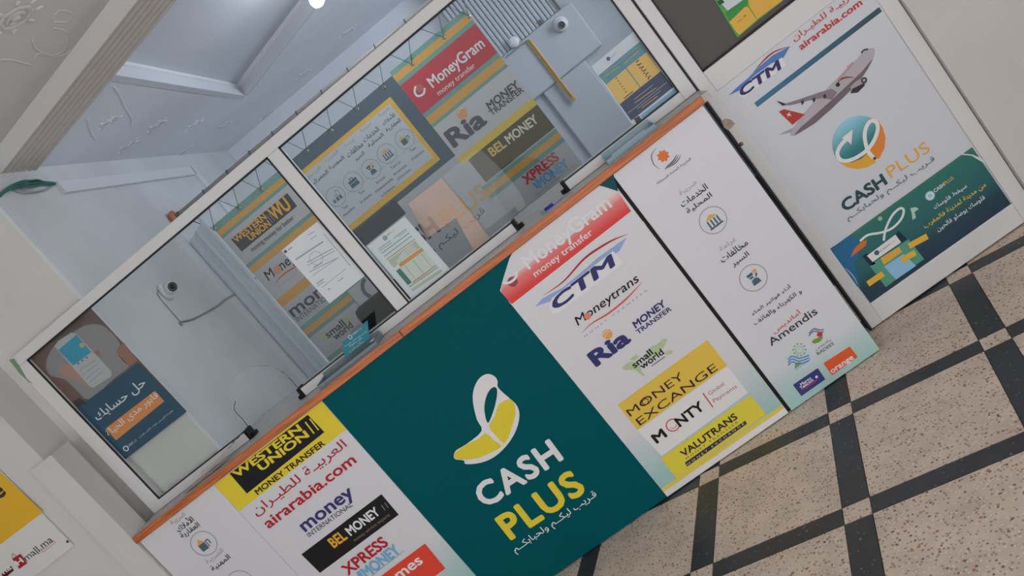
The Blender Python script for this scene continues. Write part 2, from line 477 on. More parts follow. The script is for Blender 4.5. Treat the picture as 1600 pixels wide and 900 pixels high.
for p, q in ((ta0, tb), (tb, tc_)):
    d = (q - p).normalized(); n = Vector((d.y, -d.x, 0))
    z = Vector((0, 0, 1))
    prism('cornice_face', [p + n * .003 + z * 2.343, p + n * .003 + z * 2.419, p - n * .03 + z * 2.419, p - n * .03 + z * 2.343], q - p, M_cornice, soff)
    prism('cornice_fillet', [p + n * .001 + z * 2.398, p + n * .012 + z * 2.402, p + n * .012 + z * 2.4195, p + n * .001 + z * 2.4195], q - p, M_corn2, soff)

def rosette(loc, R, m, parent, petals=8, seed=0):
    """plaster relief hanging under a ceiling"""
    bm = bmesh.new()
    def ringprof(r0, r1, h, n=40, wob=0):
        rs = []
        for r, dz in ((r0, 0.0), ((r0 + r1) / 2, -h), (r1, 0.0)):
            rs.append([bm.verts.new(Vector((loc[0] + r * (1 + wob * math.cos(petals * a)) * math.cos(a), loc[1] + r * (1 + wob * math.cos(petals * a)) * math.sin(a), loc[2] + dz))) for a in (2 * math.pi * k / n for k in range(n))])
        for a, b in zip(rs, rs[1:]):
            for k in range(n): bm.faces.new((a[k], a[(k + 1) % n], b[(k + 1) % n], b[k]))
    ringprof(0.001, R * .16, R * .12)
    ringprof(R * .24, R * .34, R * .06)
    ringprof(R * .46, R * .62, R * .06, wob=.06)
    for k in range(petals):
        a = 2 * math.pi * k / petals
        bmesh.ops.create_uvsphere(bm, u_segments=8, v_segments=5, radius=1, matrix=Matrix.Translation(Vector(loc) + Vector((math.cos(a), math.sin(a), 0)) * R * .82) @ Matrix.Rotation(a, 4, 'Z') @ Matrix.Diagonal((R * .17, R * .09, R * .05, 1)))
    o = link('plaster_rosette', bm_mesh(bm, 'plaster_rosette'), m, parent, True)
    return o
for p, R in (((25, 28), .085), ((172, -60), .085), ((-95, 120), .085)):
    q = at(p[0], p[1], 2, 2.38); rosette((q.x, q.y, 2.38), R, M_ceiling, cf)
# scrolling plaster lines on the front ceiling
for pts in ([(-10, 96), (12, 93), (35, 98), (50, 101), (54, 92), (60, 84), (80, 88), (100, 86), (112, 76)], [(50, 62), (58, 78), (78, 86), (98, 80), (106, 62), (100, 48), (84, 44)],
            [(80, 32), (90, 18), (104, 17), (112, 24), (104, 34), (84, 34)]):
    q = [at(u, v, 2, 2.38) for u, v in pts]
    tube('plaster_scroll', [(a[0], a[1], 2.382) for a in smooth_pts([tuple(k) for k in q], False, 4)], 0.0042, M_ceiling, cf, 6)
for p in ((172, 190), (245, 196), (304, 195), (350, 196), (543, 50), (475, 115), (418, 178), (200, 228), (290, 235)):
    q = at(p[0], p[1], 2, 2.345); rosette((q.x, q.y, 2.345), .075 if p[0] > 400 else .065, M_plaster_blue, soff, 7)
for pts in ([(137, 185), (142, 205), (150, 218)], [(178, 135), (188, 150), (196, 168), (206, 186), (205, 200)]):
    q = [at(u, v, 2, 2.345) for u, v in pts]
    tube('plaster_scroll', [(a[0], a[1], 2.346) for a in smooth_pts([tuple(k) for k in q], False, 4)], 0.004, M_plaster_blue, soff, 6)

# walls
YA = 0.20; XA = -0.51
def xl(y): return XA - 0.0524 * (y - YA)
wl = prism('wall_left', [(xl(YA), YA, 0), (xl(4.2), 4.2, 0), (xl(4.2) - .2, 4.2, 0), (xl(YA) - .4, YA, 0)], (0, 0, 2.40), M_plaster_dirty); struct(wl, 'stained office side wall')
wr = box('wall_front_recess', -1.05, XA, YA - .004, YA + .02, 0, 2.38, M_plaster); struct(wr)
wf = box('wall_front_left', -3.0, -0.915, 0.02, 0.25, 0, 2.38, M_plaster); struct(wf, 'white plaster wall left of the counter')
# low plaster pier beside the counter
pier = prism('plaster_pier', [(-0.957, -0.012, 0), (-0.857, -0.012, 0), (-0.857, 0.10, 0), (-0.957, 0.10, 0)], (0, 0, 1.425), M_plaster); struct(pier, 'low plastered pier beside the counter')
wb_ = box('wall_back', -1.2, 2.6, 3.09, 3.2, 0, 2.345, M_plaster_blue); struct(wb_)
wo = empty('wall_office_right', (2.65, 2.2, 0)); struct(wo, 'right office wall with an opening for the added window')
for y0, y1, z0, z1 in ((.26, .9, 0, 2.4), (2.5, 4.2, 0, 2.4), (.9, 2.5, 0, .95), (.9, 2.5, 1.95, 2.4)): box('wall_piece', 2.6, 2.7, y0, y1, z0, z1, M_plaster_blue, wo)
win = empty('added_window', (2.65, 1.7, .95)); struct(win, 'unseen window added in the right office wall for bluish light')  # unseen window, added to let bluish light into the office
for y0, y1, z0, z1 in ((.9, .94, .95, 1.95), (2.46, 2.5, .95, 1.95), (1.68, 1.72, .99, 1.91), (.94, 2.46, .95, .99), (.94, 2.46, 1.91, 1.95)): box('frame_bar', 2.62, 2.66, y0, y1, z0, z1, M_alu, win, .003)
for y0, y1 in ((.94, 1.68), (1.72, 2.46)): box('pane', 2.638, 2.642, y0, y1, .99, 1.91, M_glass, win)
wre = box('wall_rear', -3.0, -1.7, -3.5, -3.4, 0, 2.40, M_plaster); struct(wre, 'rear wall beside the open shop front')
wrt = box('wall_front_right', 2.262, 3.6, 0.135, 0.26, 0, 2.38, mat('cream_plaster', (0.70, 0.665, 0.64, 1), .75, bump=.12, bscale=30, vary=.03)); struct(wrt, 'cream plaster wall right of the door')
pil = box('wall_pilaster', 2.62, 2.95, 0.09, 0.135, 0, 2.38, mat('pink_plaster', (0.64, 0.595, 0.575, 1), .75, bump=.1, bscale=30)); struct(pil)
ws1 = box('wall_side_left', -3.1, -3.0, -3.4, 0.25, 0, 2.40, M_plaster); struct(ws1)
ws2 = box('wall_side_right', 3.6, 3.7, -3.4, 0.26, 0, 2.40, M_plaster); struct(ws2)

# office partition at the right, with a ribbed panel and a boxed lintel
part_ = box('wall_partition', 1.05, 2.6, 3.02, 3.088, 0, 2.345, M_partition); struct(part_, 'office partition wall behind the banner')
zsh = W((835, 48), 3.0)[1]
rib = empty('wall_ribbed', (1.5, 3.0, zsh)); struct(rib, 'ribbed white plastic cladding above the office partition')
M_rib = mat('ribbed_pvc', (0.52, 0.56, 0.62, 1), .35)
k = 0; x = 1.06
rib_me = None
while x < 1.66:
    if rib_me is None:
        o = box('slat', 0, .024, 3.000, 3.018, zsh, 2.345, M_rib, rib, .006); rib_me = o.data
    else:
        o = bpy.data.objects.new('slat', rib_me); COL.objects.link(o); setp(o, rib)
    o.location = Vector((x, 0, 0)); x += .03
lint = box('wall_lintel', 1.10, 1.75, 2.975, 3.02, W((847, 140), 2.9)[1] - .02, zsh, M_partition, None, .012); struct(lint, 'boxed white bulkhead under the ribbed cladding')
bx2 = box('wall_recess_frame', 1.26, 1.60, 2.995, 3.02, 0.2, W((847, 140), 2.9)[1] - .02, M_partition, None, .008); struct(bx2)

# ================================================================ COUNTER
ctr = box('service_counter', -0.853, 1.563, 0.016, 0.148, 0.0, 1.0, M_dark)
recenter(ctr); tag(ctr, 'dark counter base behind the sign panels, black in the narrow gap', 'counter')
led = empty('service_ledge', (0.36, 0.08, 1.0)); tag(led, 'grey counter ledge with orange-brown wooden edge along the glass screen', 'ledge')
box('ledge', -0.853, 1.60, -0.004, 0.194, 1.001, 1.0255, M_worktop, led)
box('inner_desk', -0.49, 1.60, 0.194, 0.60, 1.001, 1.0255, M_worktop, led)
XS = W((627, 522), -.012)[0]
box('wood_edge', -0.858, XS - .001, -0.014, -0.004, 1.0, 1.027, M_wood, led, .003)
box('wood_edge', XS + .001, 1.572, -0.014, -0.004, 1.0, 1.027, M_wood, led, .003)

def board(name, x0, x1, m, label, z0=0.004, z1=0.999, cat='sign panel'):
    o = box(name, x0, x1, 0.0, 0.012, z0, z1, m, None, .0015)
    recenter(o); tag(o, label, cat)
    return o

# ================================================================ GLASS SCREEN
YF = 0.15; D = 0.045
scr = empty('glass_screen', (0.38, YF + .02, 1.027))
tag(scr, 'white aluminium glazed screen with two service openings above the counter', 'partition')
ZB, ZBT, ZT0, ZT1 = 1.0265, 1.061, 1.737, 1.776
box('top_rail', -0.845, 1.60, YF, YF + D, ZT0, ZT1, M_alu, scr, .003)
box('stile', -0.845, -0.790, YF, YF + D, ZB, ZT0, M_alu, scr, .003)
box('mullion', 0.356, 0.406, YF, YF + D, ZBT, ZT0, M_alu, scr, .003)
box('stile', 1.552, 1.598, YF, YF + D, ZB, ZT0, M_alu, scr, .003)
GAPS = ((-0.368, -0.098), (0.857, 1.081))
segs = ((-0.790, GAPS[0][0]), (GAPS[0][1], GAPS[1][0]), (GAPS[1][1], 1.552))
for a, b in segs:
    box('bottom_rail', a, b, YF, YF + D, ZB, ZBT, M_alu, scr, .003)
    box('gasket', a, b, YF - .0015, YF, ZBT - .0015, ZBT + .0035, M_rubber, scr)
for g in GAPS:
    for xx, s in ((g[0], 1), (g[1], -1)):
        x0, x1 = sorted((xx, xx + s * .014))
        box('end_cap', x0, x1, YF - .003, YF + D + .003, ZB, ZBT + .004, M_black, scr, .002)
        x0, x1 = sorted((xx + s * .014, xx + s * .03))
        box('end_cap', x0, x1, YF + .006, YF + D - .01, ZB, ZB + .014, M_black, scr, .002)
# rubber gaskets around panes
for a, b in ((-0.790, 0.356), (0.406, 1.552)):
    box('gasket', a, b, YF - .001, YF + .004, ZT0 - .006, ZT0 + .0005, M_rubber, scr)
    box('gasket', a - .0005, a + .005, YF - .001, YF + .004, ZBT, ZT0, M_rubber, scr)
    box('gasket', b - .005, b + .0005, YF - .001, YF + .004, ZBT, ZT0, M_rubber, scr)
def pane(x0, x1, g, top):
    pts = [(x0, ZBT - .006), (g[0] + .01, ZBT - .006)]
    c = (g[0] + g[1]) / 2; r = (g[1] - g[0]) / 2 - .01; zs = top - r
    pts.append((g[0] + .01, zs))
    for k in range(1, 16):
        a = math.pi - math.pi * k / 16
        pts.append((c + r * math.cos(a), zs + r * math.sin(a)))
    pts += [(g[1] - .01, zs), (g[1] - .01, ZBT - .006), (x1, ZBT - .006), (x1, ZT0 + .006), (x0, ZT0 + .006)]
    prism('glass_pane', [(x, YF + .016, z) for x, z in pts], (0, .005, 0), M_glass, scr)
pane(-0.796, 0.362, GAPS[0], 1.235)
pane(0.400, 1.558, GAPS[1], 1.225)
# flaking green tape at the upper outer corner
gt = prism('tape_remnant', [(W(p, YF - .001)[0], YF - .001, W(p, YF - .001)[1]) for p in ((14, 562), (22, 560), (32, 575), (42, 592), (50, 599), (46, 598), (30, 583))], (0, .0008, 0), mat('green_tape', P(96, 120, 92), .7), None)
recenter(gt); tag(gt, 'torn strip of faded green tape on the screen frame corner', 'tape')

# ================================================================ DOOR
door = empty('door_1', (1.93, YF, 0)); struct(door, 'white aluminium door with dark glass above and sign posters below')
XD0, XD1 = 1.606, 2.258
ZG = 1.063
box('stile', XD0, 1.648, YF, YF + D, 0.006, 2.34, M_alu, door, .003)
box('stile', 2.205, XD1, YF, YF + D, 0.006, 2.34, M_alu, door, .003)
box('mid_rail', 1.648, 2.205, YF, YF + D, 0.985, ZG, M_alu, door, .003)
box('bottom_rail', 1.648, 2.205, YF, YF + D, 0.006, 0.085, M_alu, door, .003)
box('top_rail', 1.648, 2.205, YF, YF + D, 2.26, 2.34, M_alu, door, .003)
box('lower_panel', 1.648, 2.205, YF + .006, YF + .02, 0.085, 0.985, mat('door_panel_white', P(172, 170, 170), .35), door)
M_dglass = mat('smoked_door_glass', P(66, 61, 60), 0.3, spec=.3)
box('smoked_pane', 1.648, 2.205, YF + .018, YF + .024, ZG, 2.26, M_dglass, door)
for a in ((1.648, 2.205, ZG, ZG + .005), (1.648, 1.653, ZG, 2.26), (2.2, 2.205, ZG, 2.26)):
    box('gasket', a[0], a[1], YF - .001, YF + .018, a[2], a[3], M_rubber, door)
box('jamb_gap', 1.599, 1.606, YF + .004, YF + D, 0.0, 2.34, M_rubber, door)
lk = W((1158, 225), YF)
lathe('lock', [(0, .006), (.006, .006), (.007, 0), (.007, -.003), (0, -.003)], (lk[0], YF - .001, lk[1]), (0, -1, 0), mat('brass', P(120, 92, 70), .4, .6), door)
gr = [W((q[0] / 3.46 + 1100, q[1] / 3.46), YF - .0008) for q in ((92, 655), (118, 640), (150, 648), (168, 668), (150, 690), (128, 705), (108, 690))]
gm = prism('grime_stain', [(x, YF - .0008, z) for x, z in gr], (0, .0006, 0), mat('grime', P(150, 132, 118), .8, vary=.25, vscale=60), door)
# ================================================================ PRINTED COUNTER PANELS
white = ink(188, 187, 188); black = ink(20, 19, 21); navy = ink(44, 44, 92); red = ink(150, 24, 34); dgrey = ink(62, 60, 64); lgrey = ink(130, 128, 130)
yellow = ink(198, 170, 46); gold = ink(190, 140, 48); orange = ink(196, 92, 40); teal = ink(0, 62, 68); slate = ink(50, 72, 82)
cream = ink(206, 196, 186); bluep = ink(92, 142, 176); brick = ink(196, 58, 44)
iconblue = ink(58, 84, 98); iconor = ink(196, 138, 70); ringc = ink(120, 116, 128)

def icon(sh, kind, c, r, lay=3):
    sh.into(sh.ring('icon_ring', c, r, max(r * .05, .55), ringc, lay))
    L = lambda pts, m, l=lay: sh.local('printed_icon', c, r, pts, m, l)
    if kind == 'house':
        L([(-.5, -.5), (.1, -.5), (.1, .1), (-.5, .1)], iconblue); L([(-.55, .1), (-.2, .52), (.12, .1)], iconor)
        L([(.18, -.45), (.25, -.45), (.25, .05), (.42, .05), (.42, -.3), (.5, -.3), (.5, .14), (.18, .14)], iconblue)
    elif kind == 'bank':
        L([(-.55, -.55), (.55, -.55), (.55, -.42), (-.55, -.42)], iconblue)
        for q in (-.42, -.14, .14, .40): L([(q - .06, -.4), (q + .06, -.4), (q + .06, .15), (q - .06, .15)], iconblue)
        L([(-.5, .2), (.5, .2), (0, .52)], iconor)
    elif kind == 'police':
        L([(-.3, -.55), (.35, -.55), (.3, -.2), (.05, -.05), (-.25, -.15)], iconblue)
        L([(-.32, .2), (.1, .2), (.16, .42), (-.36, .42)], iconblue); L([(-.25, -.0), (.02, -.0), (.05, .15), (-.27, .15)], iconblue)
        L([(.1, -.1), (.4, .05), (.42, .2), (.3, .2)], iconblue); L([(.2, .25), (.5, .25), (.5, .5), (.2, .5)], iconor)
    elif kind == 'case':
        L([(-.5, -.5), (.5, -.5), (.5, -.08), (-.5, -.08)], iconblue); L([(-.5, -.03), (.5, -.03), (.5, .25), (-.5, .25)], iconblue)
        L([(-.2, .25), (-.12, .25), (-.12, .4), (.12, .4), (.12, .25), (.2, .25), (.2, .48), (-.2, .48)], iconblue)
    elif kind == 'bars':
        for q, h in ((-.42, -.1), (0, .15), (.38, .5)):
            L([(q - .13, -.5), (q + .13, -.5), (q + .13, h), (q - .13, h)], iconblue); L([(q - .07, -.2 if h < 0 else -.1), (q + .07, -.2 if h < 0 else -.1), (q + .07, h - .06), (q - .07, h - .06)], white, lay + 1)
    sh.out()

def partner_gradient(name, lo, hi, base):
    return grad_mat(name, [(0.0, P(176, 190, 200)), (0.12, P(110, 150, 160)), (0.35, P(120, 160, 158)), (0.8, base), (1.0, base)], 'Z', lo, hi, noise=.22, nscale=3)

XAB = -0.498
# --- A: tax panel at the left end
a_ = board('tax_sign_panel', -0.852, XAB - .001, M_board, 'white tax sign panel with house icon at the left end of the counter')
S = Sheet(a_, 0.0, 4, (0, 675))
S.ar('ضريبة', (1085, 590), (1170, 524), 14 * 4 / 4, lgrey); 
S.ar('الأملاك', (1120, 628), (1218, 552), 15, black, bold=.012)
S.ar('العقارية', (1148, 672), (1260, 592), 14, black, bold=.012)
S.scale(1, 0, 0); icon(S, 'house', (318.7, 849), 19)
S.scale(4, 0, 675)
S.ar('الضريبة', (1305, 832), (1408, 752), 13, lgrey); S.ar('المهنية', (1340, 876), (1450, 792), 14, black, bold=.012)
S.scale(1, 0, 0); icon(S, 'case', (376, 910), 19)

# --- B: partner panel left of the teal panel
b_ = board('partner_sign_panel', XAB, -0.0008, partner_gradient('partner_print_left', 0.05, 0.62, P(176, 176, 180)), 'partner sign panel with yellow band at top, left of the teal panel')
S = Sheet(b_, 0.0)
S.rect('yellow_band', XAB + .002, -.002, W((376, 797))[1], .997, yellow)
S.into(S.poly('black_box', [(359, 740), (481, 648), (507, 675), (386, 771)], black, 2))
S.text('WESTERN', (370, 747), (473, 671), 11, yellow, bold=.055); S.text('UNION', (409, 736), (484, 681), 11.5, yellow, bold=.055); S.out()
for dx in (0, 7): S.stroke('bar', [(477 + dx, 659 - dx * .75), (491 + dx, 677 - dx * .75)], 2.2, yellow, 3, False)
S.text('MONEY TRANSFER', (403, 773), (509, 694), 8.5, black, bold=.03)
S.ar('العربيـة للطيـران', (404, 809), (546, 700), 25, red, bold=.004)
S.text('airarabia.com', (420, 826), (558, 721), 16, red, bold=.03)
S.text('money', (477, 831), (555, 772), 20, navy, bold=.035)
S.text('INTERNATIONAL', (484, 839.5), (552, 790), 7.5, ink(40, 40, 52))
S.into(S.poly('black_box', [(471, 866), (596, 772), (623, 804), (500, 895)], black, 2))
S.text('BEL', (522, 856), (544, 840), 16, gold, bold=.05); S.text('MONEY', (548, 837), (595, 802), 14, white, bold=.05); S.out()
for dx in (0, 5): S.stroke('bar', [(596 + dx, 789 - dx * .75), (602 + dx, 797 - dx * .75)], .9, lgrey, 3, False)
S.text('money service experts', (555, 846), (610, 805), 5.2, ink(118, 96, 72))
S.text('XPRESS', (544, 899), (608, 850), 17, red, bold=.045)
S.text('MONEY', (574, 903), (627, 862), 17, bluep, bold=.05); S.poly('logo_mark', [(556, 895), (561, 891), (571, 904), (566, 906)], bluep, 3)
S.stroke('rule', [(575, 904), (632, 860)], .8, lgrey, 3, False)
S.into(S.poly('red_box', [(580, 911), (664, 849), (696, 888), (612, 950)], brick, 2))
S.text('mes', (624, 906), (662, 878), 17, white, bold=.03); S.out()

# --- C: teal panel
c_ = board('teal_sign_panel', 0.0, 0.7055, mat('teal_board', P(0, 68, 74), .5, spec=.06), 'large dark teal sign panel with white and yellow lettering on the counter front')
S = Sheet(c_, 0.0, 731 / 260, (690, 570))
S.poly('logo_ribbon', [(200, 40), (232, 50), (246, 72), (246, 96), (270, 122), (300, 148), (330, 178), (342, 222), (327, 288), (287, 353), (232, 404), (172, 430), (106, 436), (98, 420), (60, 414), (54, 396), (66, 374), (112, 346), (176, 290), (155, 240), (138, 165), (141, 108), (165, 60)], white, 1, True, 3)
S.poly('logo_opening', [(231, 97), (210, 112), (193, 150), (188, 200), (203, 256), (226, 208), (241, 150), (244, 110)], mat('teal_board', (0, 0, 0, 1)), 2, True, 3)
S.poly('logo_yellow', [(298, 150), (318, 168), (325, 212), (306, 282), (277, 345), (240, 312), (208, 270), (235, 222), (250, 175)], yellow, 2, True, 2)
S.poly('logo_yellow', [(194, 300), (228, 330), (264, 358), (215, 386), (160, 410), (108, 416), (62, 411), (58, 388), (108, 350), (160, 326)], yellow, 2, True, 2)
S.text('CASH', (192, 629), (536, 409), 37, white, bold=.055, space=1.12)
S.text('PLUS', (302, 768), (638, 550), 41, yellow, bold=.055, space=1.12)
S.ar('قـريب ليكــم ولحبابكــم', (333, 836), (694, 585), 22, white, bold=.008)

# --- D: partner panel right of the teal panel
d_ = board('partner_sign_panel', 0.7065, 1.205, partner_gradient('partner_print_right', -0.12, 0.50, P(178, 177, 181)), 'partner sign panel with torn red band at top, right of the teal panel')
S = Sheet(d_, 0.0)
S.poly('torn_corner', [(752, 429), (803, 390), (796, 404), (791, 420), (786, 436), (781, 455), (799, 474), (790, 466)], mat('teal_board', (0, 0, 0, 1)), 1)
redm = grad_mat('red_band_print', [(0, P(178, 30, 32)), (.45, P(182, 38, 38)), (.75, P(186, 96, 94)), (1, P(190, 180, 180))], 'Z', .82, .955)
S.poly('red_band', [(800, 475), (783, 457), (784, 445), (815, 421), (840, 402), (868, 386), (890, 370), (909, 354), (928, 335), (940, 322), (950, 306), (965, 298), (986, 330)], redm, 1)
S.poly('torn_corner', [(934, 289), (958, 271), (966, 299), (948, 293)], teal, 2)
S.disc('logo_ball', (801, 440), 8, ink(120, 60, 66), 2); S.stroke('logo_mark', [(786, 442), (797, 441), (806, 433), (807, 424)], 4, white, 3)
S.text('MoneyGram', (826, 421), (957, 322), 23, ink(190, 186, 188), bold=.035)
S.text('money transfer', (837, 433), (927, 365), 10.5, white, bold=.015)
# CTM
S.poly('swoosh', [(836, 479), (848, 466), (880, 449), (905, 428), (935, 402), (962, 383), (979, 371), (968, 392), (945, 408), (915, 425), (880, 462), (862, 470)], ink(122, 142, 178), 1)
S.stroke('swoosh_red', [(848, 462), (880, 440), (912, 405), (940, 385), (962, 373), (981, 366)], 3.2, red, 2, True, True)
S.poly('white_outline', [(858, 478), (862, 466), (958, 392), (974, 411), (872, 489), (864, 490)], white, 2)
S.text('CTM', (868, 485), (966, 410), 18, navy, 3, bold=.06, shear=.15)
S.text('Moneytrans', (903, 509), (1000, 438), 14, black, bold=.012, shear=.2)
S.disc('logo_ball', (918, 494), 5.5, ink(186, 110, 84), 4)
S.stroke('swoosh_red', [(909, 520), (925, 505), (950, 490), (975, 470), (990, 455), (1004, 440)], 2.6, ink(176, 70, 56), 3, True, True)
S.text('MONEY TRANSFER', (914, 527), (1012, 454), 3, lgrey, space=1.8)
S.text('Ria', (931, 573), (987, 531), 24, navy, bold=.07); S.disc('logo_ball', (949, 522), 8, ink(196, 132, 72), 4)
S.stroke('logo_mark', [(942, 523), (945, 518), (951, 515)], 1.2, white, 5); S.stroke('logo_mark', [(944, 528), (949, 519), (955, 517)], .9, white, 5)
S.text('MONEY', (993, 513), (1042, 476), 11, navy, bold=.05, shear=.1); S.text('TRANSFER', (997, 522.5), (1050, 484), 7.5, navy, bold=.03)
mapg = ink(150, 164, 128)
for pts in ([(972, 575), (982, 566), (992, 566), (1000, 572), (1003, 580), (1008, 588), (1003, 586), (992, 578), (980, 578)], [(984, 562), (992, 555), (998, 556), (992, 563)],
            [(1008, 556), (1016, 543), (1026, 538), (1036, 530), (1042, 530), (1040, 536), (1034, 546), (1024, 556), (1014, 562)], [(1038, 552), (1046, 547), (1052, 550), (1044, 554)]):
    S.poly('map_patch', pts, mapg, 2, True, 3)
S.text('small', (991.5, 575.5), (1021, 552), 10.5, black, bold=.03); S.text('world', (1004, 577), (1038, 552), 10.5, black, bold=.03)
S.stroke('rule', [(1018, 572), (1039, 557)], 1.2, dgrey, 3, False)
ye2 = ink(202, 158, 62)
S.into(S.poly('orange_box', [(965, 632.5), (1105, 531), (1136, 571), (996, 671.5)], ye2, 2))
S.text('MONEY', (985, 651), (1070, 590), 13, ink(44, 30, 40), 3); S.ring('logo_mark', (1008, 627), 5, 1.4, ink(44, 30, 40), 4)
S.poly('logo_mark', [(1001, 628), (1010, 621), (1010, 622), (1002, 628.6)], ink(44, 30, 40), 4)
S.text('EXCANGE', (1000, 665), (1122, 577), 13, ink(44, 30, 40), 3); S.out()
S.into(S.poly('white_box', [(996, 672.5), (1136, 572), (1169, 613.5), (1034, 712.5)], white, 2))
S.text('M', (1026, 693), (1043, 680.5), 16, black, bold=.05); S.text('NTY', (1062, 667), (1102, 637.5), 16, black, bold=.05)
S.ring('logo_smile', (1051, 664), 10, 1.8, ink(176, 52, 52), 3); S.ring('logo_smile', (1051, 664), 5.5, 1, ink(176, 52, 52), 3, 200, 340, 12)
S.stroke('rule', [(1098, 614), (1114, 636)], 1.8, ink(168, 56, 56), 3, False)
S.text('Global', (1109, 618), (1132, 601), 6.5, ink(150, 84, 80)); S.text('Payments', (1116, 629), (1152, 605), 6.5, ink(150, 84, 80)); S.out()
S.into(S.poly('yellow_box', [(1032, 716), (1172, 617), (1197, 647), (1057, 747)], ink(196, 174, 58), 2))
S.text('VALUTRANS', (1068, 714), (1153, 653), 11, ink(40, 34, 36), bold=.04); S.text('MONEY TRANSFER', (1073, 718), (1154, 660), 4, ink(96, 84, 56), space=1.5)
S.poly('dark_bar', [(1070, 722.5), (1164, 657), (1167, 662), (1073.5, 729)], ink(44, 42, 66), 3); S.text('MONEY EXCHANGE', (1075, 726.8), (1163, 662.5), 3.6, ink(190, 178, 110), 4, space=1.6); S.out()
zb = W((1037, 771))[1]
S.rect('yellow_stripe', .7075, 1.204, .027, .042, ink(202, 170, 78), 1); S.rect('white_edge', .7075, 1.204, .005, .027, white, 1)
# black gap liner and peeling edge
pe = prism('peeling_edge_strip', [(W(p)[0], .003, W(p)[1]) for p in ((1002, 344), (1006, 347), (1020, 368), (1018, 370))], (0, -.004, 0), M_board)
recenter(pe); tag(pe, 'peeling white plastic sliver in the dark gap between two panels', 'plastic strip')

# --- E: tax panel at the right end
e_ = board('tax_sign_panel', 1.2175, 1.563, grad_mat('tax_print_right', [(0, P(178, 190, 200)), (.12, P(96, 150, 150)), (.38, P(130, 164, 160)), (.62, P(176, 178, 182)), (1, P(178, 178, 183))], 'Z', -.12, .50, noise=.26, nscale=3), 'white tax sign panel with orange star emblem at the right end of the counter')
S = Sheet(e_, 0.0, 4, (800, 225))
S.local('emblem_star', (945, 75), 42, [((1 if k % 2 == 0 else .72) * math.cos(math.radians(22.5 * k)), (1 if k % 2 == 0 else .72) * math.sin(math.radians(22.5 * k))) for k in range(16)], ink(206, 98, 48))
S.stroke('emblem_arc', [(905, 22), (872, 70), (885, 125), (925, 158)], 5, dgrey, 3, True, True)
for o_ in (0, 14, 26): S.stroke('emblem_arc', [(1056 - o_, 68 - o_ * .2), (1022 - o_ * .6, 118 - o_ * .5), (950 + o_ * .4, 160 - o_ * .5)], 6, dgrey, 3, True, True)
S.ar('الخزينة العامة للمملكة', (912, 258), (1122, 100), 7, dgrey)
S.ar('ضريبة', (1058, 330), (1162, 252), 13, lgrey); S.ar('الخدمات', (1066, 398), (1228, 278), 15, black, bold=.012); S.ar('المحلية', (1106, 444), (1258, 332), 15, black, bold=.012)
S.scale(1, 0, 0); icon(S, 'bank', (1114, 344), 22)
S.scale(4, 800, 225)
S.ar('غرامة', (1310, 678), (1410, 604), 13, lgrey); S.ar('مخالفات', (1316, 745), (1478, 626), 15, black, bold=.012); S.ar('السير', (1388, 776), (1490, 700), 15, black, bold=.012)
S.scale(1, 0, 0); icon(S, 'police', (1177, 434), 22)
S.ar('أداء فواتير الماء', (1177, 494), (1237, 450), 12, black, bold=.006); S.ar('و الكهرباء والهاتف', (1181, 510), (1254, 458), 13, black, bold=.006)
S.ar('أمانديس', (1211, 523), (1253, 491), 16, ink(170, 48, 50), bold=.006)
S.text('Amendis', (1205, 541), (1278, 489), 13, ink(46, 42, 46), bold=.008)
S.scale(4, 1200, 450)
for i_, (c1, dy) in enumerate(((ink(70, 70, 120), 0), (ink(70, 70, 120), 14))): S.stroke('emblem_wave', [(255, 285 + dy), (285, 255 + dy), (325, 262 + dy), (348, 258 + dy)], 6, c1, 3)
S.disc('emblem_dot', (320, 290), 16, ink(176, 40, 56), 3); S.local('emblem_hill', (310, 312), 48, [(-1, .05), (-.75, -.4), (-.2, -.62), (.4, -.5), (.8, 0), (.95, .4), (.5, -.05), (0, .0), (-.5, .15)], ink(96, 130, 56), 3)
S.ar('راديس', (300, 392), (395, 330), 7, ink(60, 52, 84)); S.text('RADEES', (312, 420), (414, 352), 5.5, ink(60, 52, 84))
S.local('white_patch', (195, 440), 86, [(-.85, -.8), (.85, -.8), (.85, .75), (-.85, .75)], ink(166, 178, 184), 1)
for k in range(10):
    t = math.radians(36 * k); S.local('emblem_ray', (195 + 38 * math.cos(t), 385 - 38 * math.sin(t)), 7, [(-.7, -.7), (.7, -.7), (.7, .7), (-.7, .7)], ink(112, 136, 62), 3)
S.ring('emblem_sun', (195, 385), 24, 4, ink(140, 160, 84), 3)
for dy in (0, 18, 36): S.stroke('emblem_wave', [(125, 448 + dy), (150, 425 + dy), (195, 438 + dy), (256, 420 + dy * .9)], 8, ink(72, 112, 168), 3)
S.local('emblem_hill', (185, 478), 34, [(-1, -.4), (1, -.3), (.4, .35), (-.3, .4)], ink(96, 136, 62), 3)
S.ar('الماء الصالح', (175, 520), (270, 452), 5, ink(72, 112, 150))
S.into(S.poly('navy_box', [(155, 605), (310, 500), (358, 570), (208, 675)], ink(46, 54, 106), 2))
S.text('Maroc', (208, 612), (272, 566), 5.2, white, bold=.03); S.text('Telecom', (206, 634), (286, 578), 5.2, white, bold=.03)
S.stroke('logo_swoosh', [(205, 640), (260, 608), (300, 575), (298, 555)], 6, ink(176, 44, 60), 3, True, True); S.disc('logo_dot', (302, 554), 9, white, 4); S.out()
S.into(S.poly('orange_box', [(345, 470), (510, 365), (560, 430), (400, 545)], ink(206, 74, 40), 2))
S.text('orange', (399, 534), (537, 440), 9.5, ink(230, 214, 200), bold=.035); S.out()
